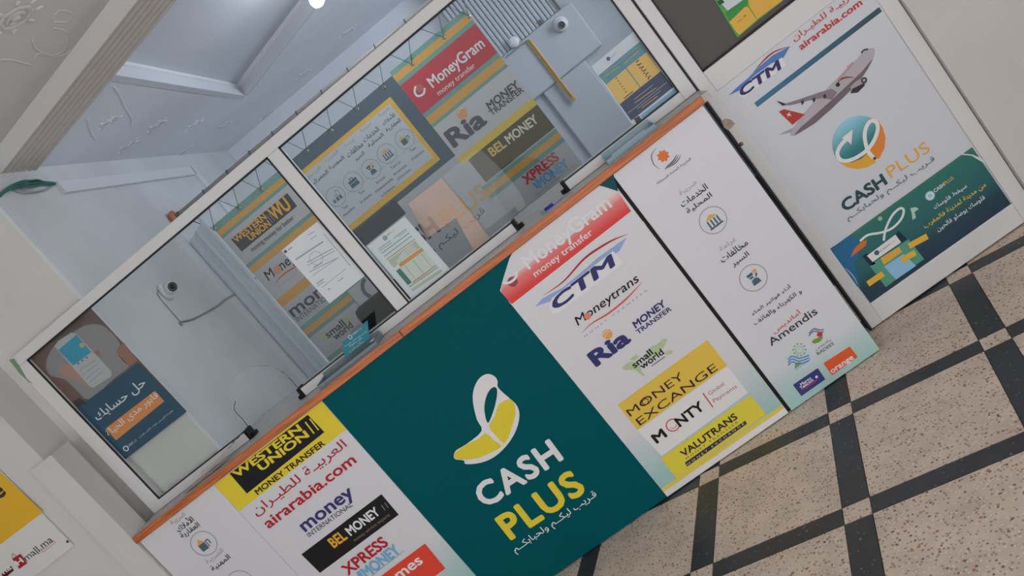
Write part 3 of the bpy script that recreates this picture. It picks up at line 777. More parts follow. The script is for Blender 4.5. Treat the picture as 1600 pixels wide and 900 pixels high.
# ================================================================ DOOR POSTERS
def paper(name, px, y, m, label, cat='poster', th=.0008, s=1, off=(0, 0)):
    pts = [W((off[0] + p[0] / s, off[1] + p[1] / s), y) for p in px]
    o = prism(name, [(x, y, z) for x, z in pts], (0, th, 0), m)
    recenter(o)
    return tag(o, label, cat)
YP = YF + .004
wp = paper('door_poster', [(1116, 140), (1344, -39), (1519, 229.5), (1297, 389)], YP, mat('poster_white', P(170, 172, 178), .3), 'white poster with airplane and round teal-orange emblem on the door')
S = Sheet(wp, YP, 3.46, (1100, 0))
S.poly('swoosh', [(133, 516), (180, 470), (235, 425), (300, 360), (370, 300), (430, 268), (465, 250), (430, 312), (360, 345), (270, 410), (200, 485)], ink(70, 108, 158), 1)
S.stroke('swoosh_red', [(265, 395), (320, 330), (380, 280), (465, 250)], 9, ink(150, 44, 48), 2, True, True)
S.poly('white_outline', [(185, 520), (195, 480), (420, 310), (442, 352), (215, 530)], white, 2)
S.text('CTM', (205, 524), (428, 362), 14.5, ink(50, 44, 92), 3, bold=.06, shear=.15)
S.ar('العربيـة للطيـران', (492, 232), (850, -35), 18, ink(164, 48, 46), bold=.004)
S.text('airarabia.com', (524, 272), (858, 22), 11, ink(164, 48, 46), bold=.035)
S.poly('teal_bar', [(272, 556), (946, 38), (962, 62), (288, 580)], grad_mat('teal_bar_print', [(0, P(36, 92, 122)), (1, P(30, 62, 70))], 'X', 1.72, 2.18), 1)
S.poly('bar_tail', [(205, 610), (272, 562), (284, 580), (215, 632)], ink(178, 176, 172), 1)
# airplane
fus = grad_mat('fuselage_print', [(0, P(84, 74, 78)), (.45, P(128, 122, 128)), (1, P(190, 188, 194))], 'X', -.1, .16)
S.poly('airplane_tailplane', [(404, 730), (440, 708), (505, 682), (520, 690), (475, 716)], ink(132, 136, 148), 1)
S.poly('airplane_fuselage', [(922, 268), (905, 260), (870, 275), (820, 325), (740, 405), (680, 462), (600, 545), (540, 612), (490, 680), (466, 728), (482, 735), (520, 715), (600, 665), (690, 585), (770, 510), (840, 440), (890, 365), (918, 310)], ink(150, 144, 150), 2, True, 2)
S.poly('airplane_belly', [(912, 318), (885, 372), (835, 445), (765, 515), (690, 588), (600, 666), (520, 716), (482, 735), (520, 690), (600, 620), (690, 540), (770, 465), (850, 390), (900, 330)], ink(96, 86, 90), 3)
S.poly('airplane_wing', [(392, 546), (404, 548), (440, 560), (520, 535), (620, 500), (690, 480), (720, 500), (690, 540), (640, 530), (560, 545), (470, 568), (425, 572)], ink(112, 104, 110), 3)
S.poly('airplane_wingtip', [(392, 546), (404, 548), (442, 562), (425, 572)], ink(52, 40, 44), 4)
for q in ((530, 552), (592, 538), (650, 520)): S.local('airplane_fairing', q, 16, [(-.6, -.9), (.5, -.5), (.7, .6), (-.4, .4)], ink(56, 46, 50), 4)
S.poly('airplane_fin', [(404, 604), (432, 590), (545, 618), (478, 675)], ink(150, 52, 46), 3); S.local('airplane_emblem', (458, 622), 16, [(-1, -.4), (0, -.2), (.6, -1), (.5, .2), (1, .8), (0, .5), (-.7, .9), (-.3, .1)], ink(196, 170, 168), 4)
S.poly('airplane_engine', [(800, 500), (790, 470), (820, 440), (858, 420), (882, 436), (868, 462), (838, 492)], ink(140, 134, 140), 4); S.poly('airplane_engine_shade', [(790, 505), (800, 480), (862, 450), (868, 462), (830, 500)], ink(52, 42, 46), 5)
S.ring('airplane_intake', (864, 434), 13, 8, ink(40, 34, 38), 5)
S.stroke('airplane_cowl', [(712, 460), (735, 432), (770, 418), (812, 420)], 9, ink(120, 44, 48), 4, True, True); S.disc('airplane_intake', (722, 458), 12, ink(36, 30, 32), 5)
S.stroke('airplane_cockpit', [(850, 288), (862, 272), (886, 266)], 9, ink(54, 58, 68), 4)
S.text('airarabia', (728, 440), (812, 340), 6, ink(170, 120, 118), 4, bold=.01)
# round emblem
S.disc('emblem_disc', (833, 767), 147, grad_mat('emblem_teal', [(0, P(28, 60, 66)), (.45, P(40, 108, 112)), (1, P(120, 168, 182))], 'Z', W((1341, 221), YP)[1] - .075, W((1341, 221), YP)[1] + .075), 1, 48)
S.poly('emblem_orange', [(940, 650), (965, 690), (981, 745), (975, 800), (945, 860), (925, 850), (890, 812), (930, 760), (948, 700)], ink(206, 112, 50), 2)
S.poly('emblem_gold', [(885, 825), (915, 858), (930, 878), (880, 905), (830, 914), (775, 905), (735, 880), (800, 878), (850, 858)], ink(204, 140, 52), 2)
S.stroke('emblem_ribbon', [(915, 852), (885, 815), (868, 745), (875, 690), (900, 655), (930, 660), (938, 700), (915, 765), (870, 820), (800, 862), (745, 868), (720, 835), (735, 790), (775, 745)], 22, white, 3)
S.poly('emblem_arrow', [(745, 745), (802, 700), (795, 782), (778, 765), (762, 760)], white, 4)
S.scale(4, 1200, 225)
S.text('CASH', (482, 425), (748, 243), 19, ink(38, 62, 70), 2, bold=.06); S.text('PLUS', (768, 214), (1018, 42), 20, ink(196, 140, 62), 2, bold=.0)
S.ar('قـريب ليكــم ولحبابكــم', (508, 492), (1052, 112), 17, ink(52, 84, 98), 2, bold=.004)

tp = paper('promo_poster', [(1297, 389.5), (1519, 230), (1584, 325), (1365, 480)], YP - .0006, grad_mat('promo_print', [(0, P(24, 42, 62)), (.26, P(24, 52, 66)), (.42, P(28, 78, 82)), (.85, P(32, 92, 86)), (1, P(66, 120, 40))], 'Z', 0, .29), 'dark teal promotional poster with open gift box on lower door panel')
S = Sheet(tp, YP - .0006, 3.332, (1290, 220))
S.poly('blue_corner', [(22, 562), (140, 485), (190, 560), (150, 640), (180, 760), (165, 760)], ink(36, 88, 124), 1)
S.poly('white_cut', [(660, 95), (700, 72), (760, 78), (830, 120), (828, 105), (812, 92), (765, 72), (712, 66), (640, 104)], ink(176, 178, 180), 1)
S.stroke('white_cut', [(100, 660), (140, 700), (168, 750)], 6, ink(150, 156, 164), 2, True, True)
S.stroke('ribbon_loop', [(302, 520), (312, 460), (345, 390), (385, 352), (406, 362), (392, 408), (345, 455), (285, 478), (220, 490), (178, 522)], 13, ink(180, 190, 186), 2)
S.poly('arrow_tip', [(130, 605), (150, 560), (185, 525), (215, 515), (208, 545), (165, 580)], ink(176, 92, 48), 2)
S.poly('box_flap', [(190, 600), (215, 585), (260, 640), (232, 650)], ink(24, 42, 54), 2); S.poly('box_flap', [(360, 490), (380, 468), (425, 512), (395, 530)], ink(24, 42, 54), 2)
S.poly('box_body', [(228, 648), (430, 512), (512, 615), (312, 762)], ink(72, 130, 112), 2)
S.poly('box_front', [(302, 655), (405, 588), (470, 650), (366, 722)], ink(120, 160, 186), 3); S.poly('box_band', [(285, 610), (380, 552), (398, 578), (302, 645)], ink(202, 142, 56), 3)
S.into(S.poly('box_card', [(214, 598), (362, 488), (392, 528), (244, 630)], ink(196, 194, 192), 4)); S.disc('logo_ball', (265, 582), 14, ink(60, 84, 96), 5); S.text('CASH', (285, 578), (330, 545), 3, dgrey, 5); S.text('PLUS', (332, 543), (365, 520), 3, gold, 5); S.out()
for c0, c1 in (((218, 745), (298, 690)), ((392, 622), (466, 580)), ((432, 548), (528, 496))): S.stroke('yellow_pill', [c0, c1], 34, ink(196, 150, 56), 5, False)
S.disc('coin', (283, 405), 12, ink(130, 160, 130), 2); S.poly('figure', [(440, 350), (470, 345), (485, 355), (462, 370), (470, 400), (452, 412), (448, 380)], ink(150, 170, 158), 2)
S.disc('logo_ball', (543, 286), 27, ink(120, 170, 176), 2); S.ring('logo_ball_ring', (543, 286), 16, 8, white, 3); S.text('CASH', (568, 270), (620, 233), 6, white, 2, bold=.03); S.text('PLUS', (622, 230), (668, 198), 6, ink(206, 160, 60), 2)
S.ar('سيفط فلوسك', (572, 362), (740, 246), 13, white, 2, bold=.012); S.ar('من مدينة لمدينة فالمغرب', (522, 462), (840, 240), 14, ink(206, 168, 66), 2, bold=.012); S.ar('فلوسك يوصلو فالحين', (588, 478), (835, 306), 14, white, 2, bold=.012)

gp = paper('window_poster', [(215, -90), (620, 590), (930, 330), (1345, 0), (1560, -170), (800, -500)], YF + .016, ink(70, 136, 60), 'green poster with yellow cards behind the dark door glass', s=10, off=(1090, 0))
S = Sheet(gp, YF + .016, 10, (1090, 0))
S.poly('white_print', [(310, -10), (480, 180), (715, -10)], ink(170, 178, 180), 1); S.poly('dark_print', [(300, 20), (340, 80), (420, 40), (380, -20)], ink(38, 70, 50), 2)
S.poly('green_print', [(430, 200), (720, -10), (790, -10), (760, 100), (495, 330)], ink(52, 120, 62), 1)
S.poly('yellow_card', [(495, 345), (740, 105), (790, 110), (925, 310), (650, 548), (600, 500)], ink(196, 148, 66), 2)
S.poly('yellow_card', [(790, 0), (860, -60), (1350, -10), (930, 300), (800, 90)], ink(190, 146, 66), 2)
S.stroke('print_line', [(620, 350), (690, 300)], 14, ink(150, 110, 48), 3, False); S.stroke('print_line', [(715, 265), (755, 235)], 22, ink(120, 110, 48), 3, False)

# ================================================================ POSTERS ON THE GLASS SCREEN
YI = YF + .0225   # inside face of the panes
php = paper('phone_poster', [(41, 563), (140, 479.5), (292, 643), (193, 720)], YI, ink(98, 84, 80), 'poster of a hand holding a phone inside the left pane')
S = Sheet(php, YI, 3.75, (60, 480))
S.poly('photo_blur', [(70, 210), (180, 110), (230, 70), (290, 40), (250, 110), (140, 170)], ink(92, 76, 76), 1)
S.poly('photo_blur', [(-60, 320), (40, 250), (90, 330), (180, 470), (260, 590), (200, 590), (60, 420)], ink(104, 82, 76), 1)
S.poly('photo_shirt', [(45, 330), (90, 230), (200, 150), (280, 105), (370, 105), (440, 160), (480, 220), (460, 260), (500, 320), (530, 350), (440, 420), (300, 540), (220, 480), (150, 420), (70, 400)], ink(126, 123, 124), 2, True, 3)
S.poly('photo_sleeve', [(455, 260), (500, 205), (585, 310), (535, 345)], ink(130, 100, 88), 3)
S.poly('photo_hand', [(130, 372), (140, 340), (175, 325), (220, 345), (255, 400), (300, 440), (312, 472), (270, 450), (225, 425), (170, 405), (140, 395)], ink(150, 118, 110), 3, True, 3)
S.poly('photo_thumb', [(330, 262), (350, 255), (362, 270), (345, 290), (320, 280)], ink(140, 100, 92), 3, True, 2)
S.poly('photo_phone', [(95, 228), (120, 195), (195, 148), (225, 155), (430, 375), (428, 405), (325, 470), (300, 462)], ink(150, 152, 154), 4)
S.poly('photo_screen', [(118, 250), (225, 160), (312, 262), (206, 340)], ink(62, 128, 150), 5); S.disc('photo_badge', (258, 222), 14, ink(150, 150, 110), 6)
for k in range(4): S.stroke('photo_line', [(240 + 20 * k, 372 + 24 * k), (335 + 14 * k, 308 + 22 * k)], 3, ink(120, 124, 128), 6, False)
for k in range(3): S.disc('photo_dot', (236 + 25 * k, 328 - 17 * k), 6, ink(90, 100, 110), 6)
S.poly('photo_cards', [(190, 590), (180, 570), (240, 530), (290, 560), (220, 605)], ink(66, 58, 58), 2)
S.into(S.poly('slate_block', [(213, 602), (586, 324), (870, 611), (499, 898)], ink(48, 74, 92), 5))
S.ar('حل حسابك', (362, 678), (648, 462), 23, ink(206, 208, 210), 6, bold=.014)
S.poly('orange_box', [(395, 710), (685, 488), (740, 549), (458, 778)], ink(178, 122, 78), 6)
S.ar('فابور مدى الحياة', (425, 762), (718, 528), 17, ink(212, 208, 204), 7, bold=.008)
S.ar('مقدمة لكم من طرف كاش بلوس', (597, 768), (798, 608), 5, ink(190, 194, 198), 6)
S.ring('logo_ball_ring', (515, 826), 13, 6, ink(196, 200, 204), 6); S.text('CASH', (532, 818), (556, 800), 3.6, white, 6); S.text('PLUS', (557, 799), (582, 780), 3.6, gold, 6); S.out()

# letter in front of the left pane
YO = YF + .0145
let = paper('paper_letter', [(60, 310), (230, 165), (395, 40), (430, 70), (840, 545), (510, 805)], YO, M_paper, 'white printed letter taped to the left pane beside the mullion', 'paper', s=6, off=(430, 340))
S = Sheet(let, YO, 6, (430, 340))
ln = ink(128, 134, 144); S.local('letterhead_mark', (97, 318), 16, [(-.8, -.8), (.8, -.8), (.8, .8), (-.8, .8)], ink(62, 66, 96), 1); S.stroke('text_line', [(120, 305), (158, 277)], 9, ink(110, 116, 130), 1, False)
for p, q, w in (((300, 165), (372, 128), 6), ((330, 205), (388, 165), 6), ((190, 395), (450, 225), 14), ((300, 420), (540, 290), 8), ((300, 450), (560, 310), 6), ((320, 510), (580, 380), 7), ((350, 545), (600, 370), 5), ((390, 620), (455, 575), 10), ((400, 640), (460, 598), 8), ((440, 655), (660, 480), 5), ((495, 680), (515, 662), 10), ((360, 470), (440, 420), 12), ((590, 600), (640, 560), 8)):
    S.stroke('text_line', [p, q], w, ln, 1, False)
S.ring('stamp', (385, 380), 60, 6, ink(140, 146, 160), 1)
S.stroke('page_fold', [(455, 150), (705, 452)], 4, ink(84, 88, 96), 1, False)

# form in front of the right pane
frm = paper('paper_form', [(75, 310), (405, 45), (810, 515), (470, 775)], YI, M_paper, 'printed price form with green and orange boxes inside the right pane', 'paper', s=5.625, off=(560, 330))
S = Sheet(frm, YI, 5.625, (560, 330))
S.disc('logo_ball', (235, 235), 20, ink(48, 76, 76), 1); S.ring('logo_ball_ring', (235, 235), 10, 5, white, 2); S.text('CASH', (255, 222), (285, 198), 3, dgrey, 1); S.text('PLUS', (288, 196), (320, 170), 3, gold, 1)
for p, q, w in (((175, 335), (285, 258), 7), ((185, 350), (295, 275), 7), ((310, 238), (420, 155), 8), ((350, 225), (425, 170), 6)): S.stroke('text_line', [p, q], w, lgrey, 1, False)
S.stroke('green_rule', [(205, 370), (448, 190)], 9, ink(110, 136, 130), 1, False); S.stroke('green_rule', [(228, 398), (470, 215)], 9, ink(110, 136, 130), 1, False); S.stroke('olive_rule', [(248, 425), (495, 245)], 12, ink(150, 142, 104), 1, False)
S.poly('grey_box', [(258, 435), (498, 262), (545, 318), (350, 455), (335, 480), (312, 497)], ink(150, 152, 146), 1); S.poly('pale_box', [(330, 440), (400, 340), (440, 390), (355, 465)], ink(168, 172, 168), 2); S.poly('pale_box', [(405, 340), (470, 290), (520, 330), (448, 385)], ink(164, 168, 162), 2)
S.poly('orange_box', [(352, 465), (555, 320), (578, 345), (372, 492)], ink(176, 126, 60), 3)
S.poly('green_box', [(330, 525), (365, 500), (470, 625), (435, 650)], ink(28, 92, 76), 2); S.poly('pale_box', [(372, 498), (578, 350), (685, 470), (478, 622)], ink(170, 174, 166), 2)
for q in ((410, 480), (480, 430), (555, 375)): S.stroke('box_rule', [q, (q[0] + 95, q[1] + 118)], 3, ink(90, 100, 94), 3, False)
S.stroke('red_rule', [(478, 625), (685, 475)], 7, ink(150, 90, 76), 3, False); S.stroke('olive_rule', [(448, 665), (700, 490)], 14, ink(140, 142, 120), 2, False); S.stroke('olive_rule', [(470, 695), (730, 520)], 26, ink(150, 154, 138), 2, False)

# price poster at the right end
pp = paper('price_poster', [(80, 360), (450, 50), (845, 580), (460, 872), (440, 870)], YI, ink(176, 178, 188), 'price poster with two orange columns inside the right end of the screen', s=5.625, off=(910, 40))
S = Sheet(pp, YI, 5.625, (910, 40))
S.poly('teal_block', [(140, 440), (505, 140), (570, 230), (210, 520)], ink(78, 120, 132), 1); S.poly('navy_block', [(325, 690), (690, 400), (800, 540), (430, 835)], ink(44, 54, 84), 1)
S.poly('teal_side', [(210, 520), (325, 690), (335, 684), (690, 400), (572, 232)], ink(84, 122, 132), 1)
S.poly('orange_box', [(208, 520), (380, 378), (505, 545), (330, 690)], ink(200, 154, 84), 2); S.poly('orange_box', [(388, 370), (565, 232), (690, 400), (512, 540)], ink(200, 154, 84), 2)
for k in range(6): S.local('price_mark', (298 + 17 * k, 462 + 24 * k), 7, [(-1, -.6), (1, -.6), (1, .6), (-1, .6)], dgrey, 3); S.stroke('price_mark', [(470 + 21 * k, 325 + 27 * k), (495 + 21 * k, 303 + 27 * k)], 10, dgrey, 3, False)
for k in range(6): S.stroke('price_mark', [(478 + 19 * k, 350 + 25 * k), (492 + 19 * k, 338 + 25 * k)], 8, dgrey, 3, False)
S.stroke('price_mark', [(365, 640), (445, 578)], 8, dgrey, 3, False)
for p, q, c in (((190, 420), (330, 320), lgrey), ((190, 450), (325, 360), gold), ((340, 300), (495, 180), lgrey), ((370, 330), (500, 220), gold), ((400, 770), (745, 495), lgrey), ((455, 650), (620, 520), lgrey), ((460, 680), (650, 545), gold), ((480, 730), (690, 570), lgrey), ((520, 725), (660, 620), gold)): S.stroke('text_line', [p, q], 6, c, 2, False)
S.disc('logo_ball', (228, 292), 18, ink(70, 80, 96), 2); S.stroke('text_line', [(250, 285), (300, 235)], 14, ink(140, 168, 180), 2, False); S.stroke('text_line', [(302, 232), (345, 198)], 14, ink(190, 180, 140), 2, False)
S.poly('blue_strip', [(510, 790), (830, 540), (845, 575), (530, 815)], ink(110, 146, 172), 2); S.poly('red_box', [(450, 820), (495, 790), (520, 825), (475, 860)], ink(64, 50, 66), 2)

# ================================================================ LEFT WALL POSTER
YL = -0.002
lp = paper('wall_poster', [(115, 853), (0, 737), (-40, 697), (-160, 790), (-60, 990)], YL + .012, ink(178, 178, 178), 'white and orange poster board on the plaster wall at far left', th=.006)
S = Sheet(lp, YL + .012)
S.poly('orange_block', [(-1, 736), (67.5, 800), (0, 851), (-90, 919), (-160, 790), (-41, 697)], grad_mat('orange_print', [(0, P(190, 130, 36)), (1, P(206, 146, 32))], 'Z', 0, .4), 1)
S.text('e', (-3, 781), (11, 770.5), 24, ink(50, 44, 36), 2, bold=.05)
S.text('mall.ma', (42, 877), (83.5, 845), 10, ink(34, 30, 32), 1, bold=.0)
S.poly('bag_mark', [(19, 873), (32, 865), (43, 880), (30, 889), (26, 882)], ink(140, 26, 36), 1); S.text('H', (28.5, 884), (38, 877), 8, white, 2, bold=.05); S.stroke('bag_handle', [(20, 872), (19, 866), (23, 866), (25, 869)], .8, dgrey, 2)
S.stroke('rule', [(66, 862), (86, 846)], 3.2, ink(150, 60, 60), 1, False); S.stroke('rule_core', [(66.5, 861.5), (85.5, 846.4)], 2, ink(190, 180, 180), 2, False)
S.text('BY', (60, 866), (65, 862), 2.6, dgrey, 1)
S.poly('red_tag', [(-10, 908), (17, 884), (22, 891), (-2, 912)], ink(70, 16, 26), 1); S.text('ma', (2, 900), (19, 888), 9, white, 2, bold=.03)
q = W((103, 848.5), YL); lathe('screw_cap', [(0, .003), (.004, .003), (.005, 0), (0, 0)], (q[0], YL + .011, q[1]), (0, -1, 0), dgrey, lp, 12)
# ================================================================ OFFICE BANNER
YB = 1.40
def B(u, v): return W((u, v), YB)
bx0, bx1 = B(331, 354)[0], B(726, 15)[0]
bz1 = B(331, 354)[1]; bz0 = 0.62
M_vinyl = mat('grey_vinyl', P(152, 152, 154), .32)
bm = bmesh.new()
ban = link('vinyl_banner', bm_mesh(box_bm(bx0, bx1, YB, YB + .002, bz0, bz1, 0, bm=bm), 'banner'), M_vinyl)
recenter(ban); tag(ban, 'wide vinyl banner of partner logos laced to the rod inside the office', 'banner')
S = Sheet(ban, YB, step=.0008)
grn = ink(94, 130, 122); bor = ink(176, 132, 66); slt = ink(62, 78, 88); ygd = ink(186, 146, 60)
xq = B(552, 468)[0]; xm0 = B(500, 340)[0]; xm1 = B(608, 113)[0]
def bands(x0, x1, rows):
    for p, q, m in rows: S.rect('printed_band', x0, x1, B(*q)[1], B(*p)[1], m, 1)
bands(bx0, xm0, [((331, 354), (338.7, 362), grn), ((338.7, 362), (345, 369), bor), ((345, 369), (347.6, 373.6), grn), ((382, 416), (386, 421), grn), ((386, 421), (393, 429.5), bor),
    ((429, 471), (439, 482), bor), ((465, 514), (470, 520), grn), ((470, 520), (476, 527), bor), ((476, 527), (480, 531.5), grn), ((507, 562), (512, 568), grn), ((512, 568), (522, 580), bor)])
bands(xm1, bx1, [((726, 14.5), (731, 21), grn), ((731, 21), (738, 31), bor), ((738, 31), (742, 37), grn), ((742, 37), (780, 80), ink(160, 48, 56)), ((780, 80), (785, 86), grn), ((785, 86), (794, 96.5), bor), ((794, 96.5), (797, 101), grn),
    ((836, 150), (842, 161), ink(186, 160, 66)), ((868, 201), (872, 206), grn), ((872, 206), (878, 215), bor), ((878, 215), (882, 221), grn), ((906, 258), (914, 268), ink(98, 142, 156)), ((914, 268), (926, 284), bor)])
S.rect('slate_column', xm0 + .004, xm1, bz0 + .02, bz1 - .001, slt, 1)
S.rect('grey_block', xm0 + .004, xm1, bz0 + .02, B(626, 312)[1], ink(150, 153, 158), 2)
S.rect('grey_block', xq, xm0 + .005, bz0 + .02, B(540, 457)[1], ink(156, 158, 162), 2); S.rect('green_edge', xq, xq + .006, bz0 + .02, B(540, 457)[1], grn, 3)
xy1, zy1 = B(611, 150)[0], B(611, 150)[1]; zy0 = B(688, 249)[1]; xy1 = B(688, 249)[0]; xy0 = xm0 + .03
S.rect('yellow_frame', xy0, xy1, zy0, zy1, ygd, 2); S.rect('grey_field', xy0 + .022, xy1 - .022, zy0 + .03, zy1 - .022, ink(158, 162, 168), 3)
S.rect('dark_block', xm0 + .03, B(632, 330)[0], B(570, 385)[1], zy0 - .01, ink(52, 56, 62), 3)
# left column
S.scale(5.625, 320, 290)
S.into(S.poly('black_box', [(230, 470), (725, 65), (812, 180), (325, 580)], ink(48, 48, 52), 2))
S.text('WESTERN', (280, 505), (550, 285), 9.5, gold, 3, bold=.05); S.text('UNION', (405, 487), (588, 345), 9.5, gold, 3, bold=.05); S.text('WU', (612, 308), (768, 192), 20, gold, 3, bold=.06); S.out()
for k in (0, 20): S.stroke('bar', [(545 + k, 262 - k * .7), (600 + k, 325 - k * .7)], 5, lgrey, 3, False)
S.text('moving money for better', (420, 582), (790, 290), 7, black, 2, bold=.01)
S.text('Moneytrans', (562, 838), (990, 510), 15, black, 2, bold=.012, shear=.15); S.disc('logo_ball', (640, 738), 36, ink(176, 116, 100), 3)
S.stroke('swoosh_red', [(610, 885), (650, 820), (720, 760), (800, 710), (900, 640), (980, 560)], 14, ink(160, 84, 76), 2, True, True)
S.text('MONEY TRANSFER', (650, 900), (1100, 560), 3.4, lgrey, 2, space=1.8)
S.scale(1, 0, 0)
S.text('money', (459, 496), (537, 437), 19, ink(54, 54, 74), 2, bold=.03); S.text('INTERNATIONAL', (466.5, 503.5), (526, 457), 8, ink(54, 54, 62), 2)
for pts in ([(498, 523), (508, 518), (522, 520), (520, 530), (508, 532)], [(534, 497), (546, 490), (552, 494), (546, 506), (538, 508)], [(516, 532), (522, 536), (518, 542)]): S.poly('map_patch', pts, ink(146, 156, 130), 2, True, 3)
S.text('small', (513, 528.5), (541, 507), 11, ink(46, 46, 48), 3, bold=.03); S.text('world', (525, 531.5), (553, 510), 11, ink(46, 46, 48), 3, bold=.03)
# middle column
S.scale(4.5, 470, 140)
for t, a, b, h, bd in (('ضريبة', (557, 200), (630, 140), 9, 0), ('الأملاك', (585, 252), (668, 184), 10, 1), ('العقارية', (612, 305), (712, 225), 10, 1), ('ضريبة', (432, 305), (504, 246), 9, 0), ('الخدمات', (450, 372), (556, 285), 11, 1), ('المحلية', (486, 412), (590, 328), 10, 1),
    ('غرامة', (320, 414), (388, 358), 9, 0), ('مخالفات', (338, 478), (444, 392), 11, 1), ('السير', (392, 510), (458, 456), 10, 1), ('الضريبة', (182, 520), (272, 446), 10, 0), ('المهنية', (212, 570), (314, 488), 10, 1), ('الرسوم', (62, 636), (150, 562), 10, 0), ('الجمركية', (82, 686), (204, 590), 11, 1)):
    S.ar(t, a, b, h, ink(44, 46, 50) if bd else lgrey, 4, bold=.008 * bd)
for t, a, b in (('Taxe', (302, 846), (334, 820)), ('douanière', (306, 893), (384, 832)), ('Taxe', (416, 741), (452, 713)), ('de patente', (424, 802), (502, 740)), ('Amende', (536, 666), (598, 618)), ('transactionnelle', (530, 727), (652, 632)), ('et forfaitaire', (572, 756), (664, 684)), ('Taxe sur', (640, 562), (708, 510)), ('les services', (660, 604), (748, 536)), ('communaux', (682, 640), (776, 566)), ('Taxe', (776, 442), (814, 412)), ("d'habitation", (786, 502), (872, 432))):
    S.text(t, a, b, 4.4, dgrey, 4)
S.stroke('rule', [(205, 825), (560, 560), (880, 320)], 2, lgrey, 4, False)
S.scale(1, 0, 0)
for kd, c in (('house', (632.5, 217)), ('bank', (604.5, 240)), ('police', (580, 264)), ('case', (552, 284)), ('bars', (525, 307))): icon(S, kd, c, 15, 4)
S.text('CASH', (614, 415), (689, 359), 26, ink(48, 62, 72), 4, bold=.06); S.text('PLUS', (699, 355), (766, 306), 26, ink(176, 134, 64), 4, bold=.02)
S.ar('قريب ليكـم ولحبابكـم', (628, 440), (762, 335), 20, ink(56, 72, 96), 4, bold=.008)
S.ring('emblem_ring', (584, 447), 17, 6, ink(70, 86, 98), 4, 100, 330, 24); S.stroke('emblem_gold', [(580, 462), (590, 466), (604, 462)], 6, ink(170, 128, 70), 4)
# right column
S.scale(3.46, 640, 60)
S.text('MoneyGram', (125, 268), (410, 40), 17, white, 2, bold=.03); S.text('money transfer', (160, 310), (358, 152), 8, ink(200, 186, 188), 2)
S.disc('logo_ball', (52, 268), 22, ink(150, 84, 78), 2); S.stroke('logo_mark', [(32, 258), (28, 290), (45, 312), (75, 300), (82, 268)], 11, white, 3)
S.text('Ria', (238, 592), (422, 452), 27, ink(72, 66, 80), 2, bold=.06); S.disc('logo_ball', (284, 405), 29, ink(186, 128, 84), 3); S.stroke('logo_mark', [(262, 408), (270, 385), (290, 375)], 4, white, 4)
S.text('MONEY', (432, 388), (598, 258), 12, ink(62, 56, 72), 2, bold=.05, shear=.1); S.text('TRANSFER', (446, 420), (620, 284), 9, ink(62, 58, 66), 2, bold=.03)
S.into(S.rect('dark_block', B(738, 258)[0], bx1, B(867, 199)[1], B(842, 161)[1], ink(72, 66, 46), 2))
S.text('BEL', (448, 640), (528, 580), 14, ink(190, 160, 90), 3, bold=.05); S.text('MONEY', (538, 572), (700, 448), 14, ink(190, 182, 160), 3, bold=.05); S.out()
S.text('XPRESS', (632, 792), (812, 652), 15, ink(160, 54, 56), 2, bold=.05); S.text('MONEY', (708, 808), (866, 690), 15, ink(78, 132, 172), 2, bold=.05); S.poly('logo_mark', [(660, 785), (672, 778), (706, 808), (690, 810)], ink(78, 132, 172), 2)
S.stroke('rule', [(680, 850), (890, 688)], 4, lgrey, 2, False)
S.scale(1, 0, 0)
# rod, wooden end, ties, lacing
RZr = B(400, 232)[1]; rx0 = B(275, 335)[0]
rod = empty('banner_rod', (0.4, YB, RZr)); tag(rod, 'grey curtain rod with a wooden end cap above the banner', 'rod')
tube('pole', [(rx0, YB, RZr), (2.58, YB, RZr)], .0105, mat('rod_metal', P(138, 133, 130), .5, .1), rod, 12)
Mw = mat('finial_wood', P(150, 96, 66), .45)
lathe('finial', [(0, -.05), (.022, -.05), (.03, -.042), (.034, -.03), (.022, -.024), (.022, -.016), (.036, -.01), (.036, .006), (.016, .010), (0, .010)], (rx0 - .012, YB, RZr), (1, 0, 0), Mw, rod, 20)
lathe('wall_bracket', [(0, 0), (.02, 0), (.02, .01), (.008, .012), (.008, abs(rx0 - .06 - xl(YB))), (0, abs(rx0 - .06 - xl(YB)))], (xl(YB), YB, RZr), (1, 0, 0), Mw, rod, 12)
gro = [(334, 356), (371, 322), (405, 292), (440, 262), (477, 232), (515, 200), (555, 166), (595, 130), (639, 94), (686, 49), (725, 16)]
gw = [(B(*g)[0], bz1 - .018) for g in gro]
gwx = [g[0] for g in gw]
ties = [gwx[0] - .09] + [(a + b) / 2 for a, b in zip(gwx, gwx[1:])] + [gwx[-1] + .06]
for gx in gwx: lathe('eyelet', [(.004, -.001), (.009, -.001), (.010, .001), (.004, .002)], (gx, YB - .002, bz1 - .018), (0, -1, 0), mat('eyelet_metal', P(150, 150, 140), .3, .8), ban, 12)
lac = empty('lacing_cord', (0.4, YB, RZr)); tag(lac, 'dark green cord laced in zigzag between rod and banner', 'cord')
pts = []
for i in range(len(gwx)):
    pts += [(ties[i], YB - .004, RZr - .012), (gwx[i], YB - .006, bz1 - .018)]
pts.append((ties[-1], YB - .004, RZr - .012))
tube('zigzag', pts, .0032, M_green, lac, 5)
for t in ties:
    tube('knot_loop', [(t + .002 * math.sin(a), YB + .0125 * math.cos(a), RZr + .0125 * math.sin(a)) for a in [2 * math.pi * k / 10 for k in range(11)]], .0028, M_green, lac, 5)
tube('knot_end', [(ties[0] - .05, YB - .014, RZr + .004), (ties[0] - .03, YB - .016, RZr + .012), (ties[0] - .02, YB - .016, RZr - .008), (ties[0], YB - .006, RZr - .012)], .005, M_green, lac, 6)

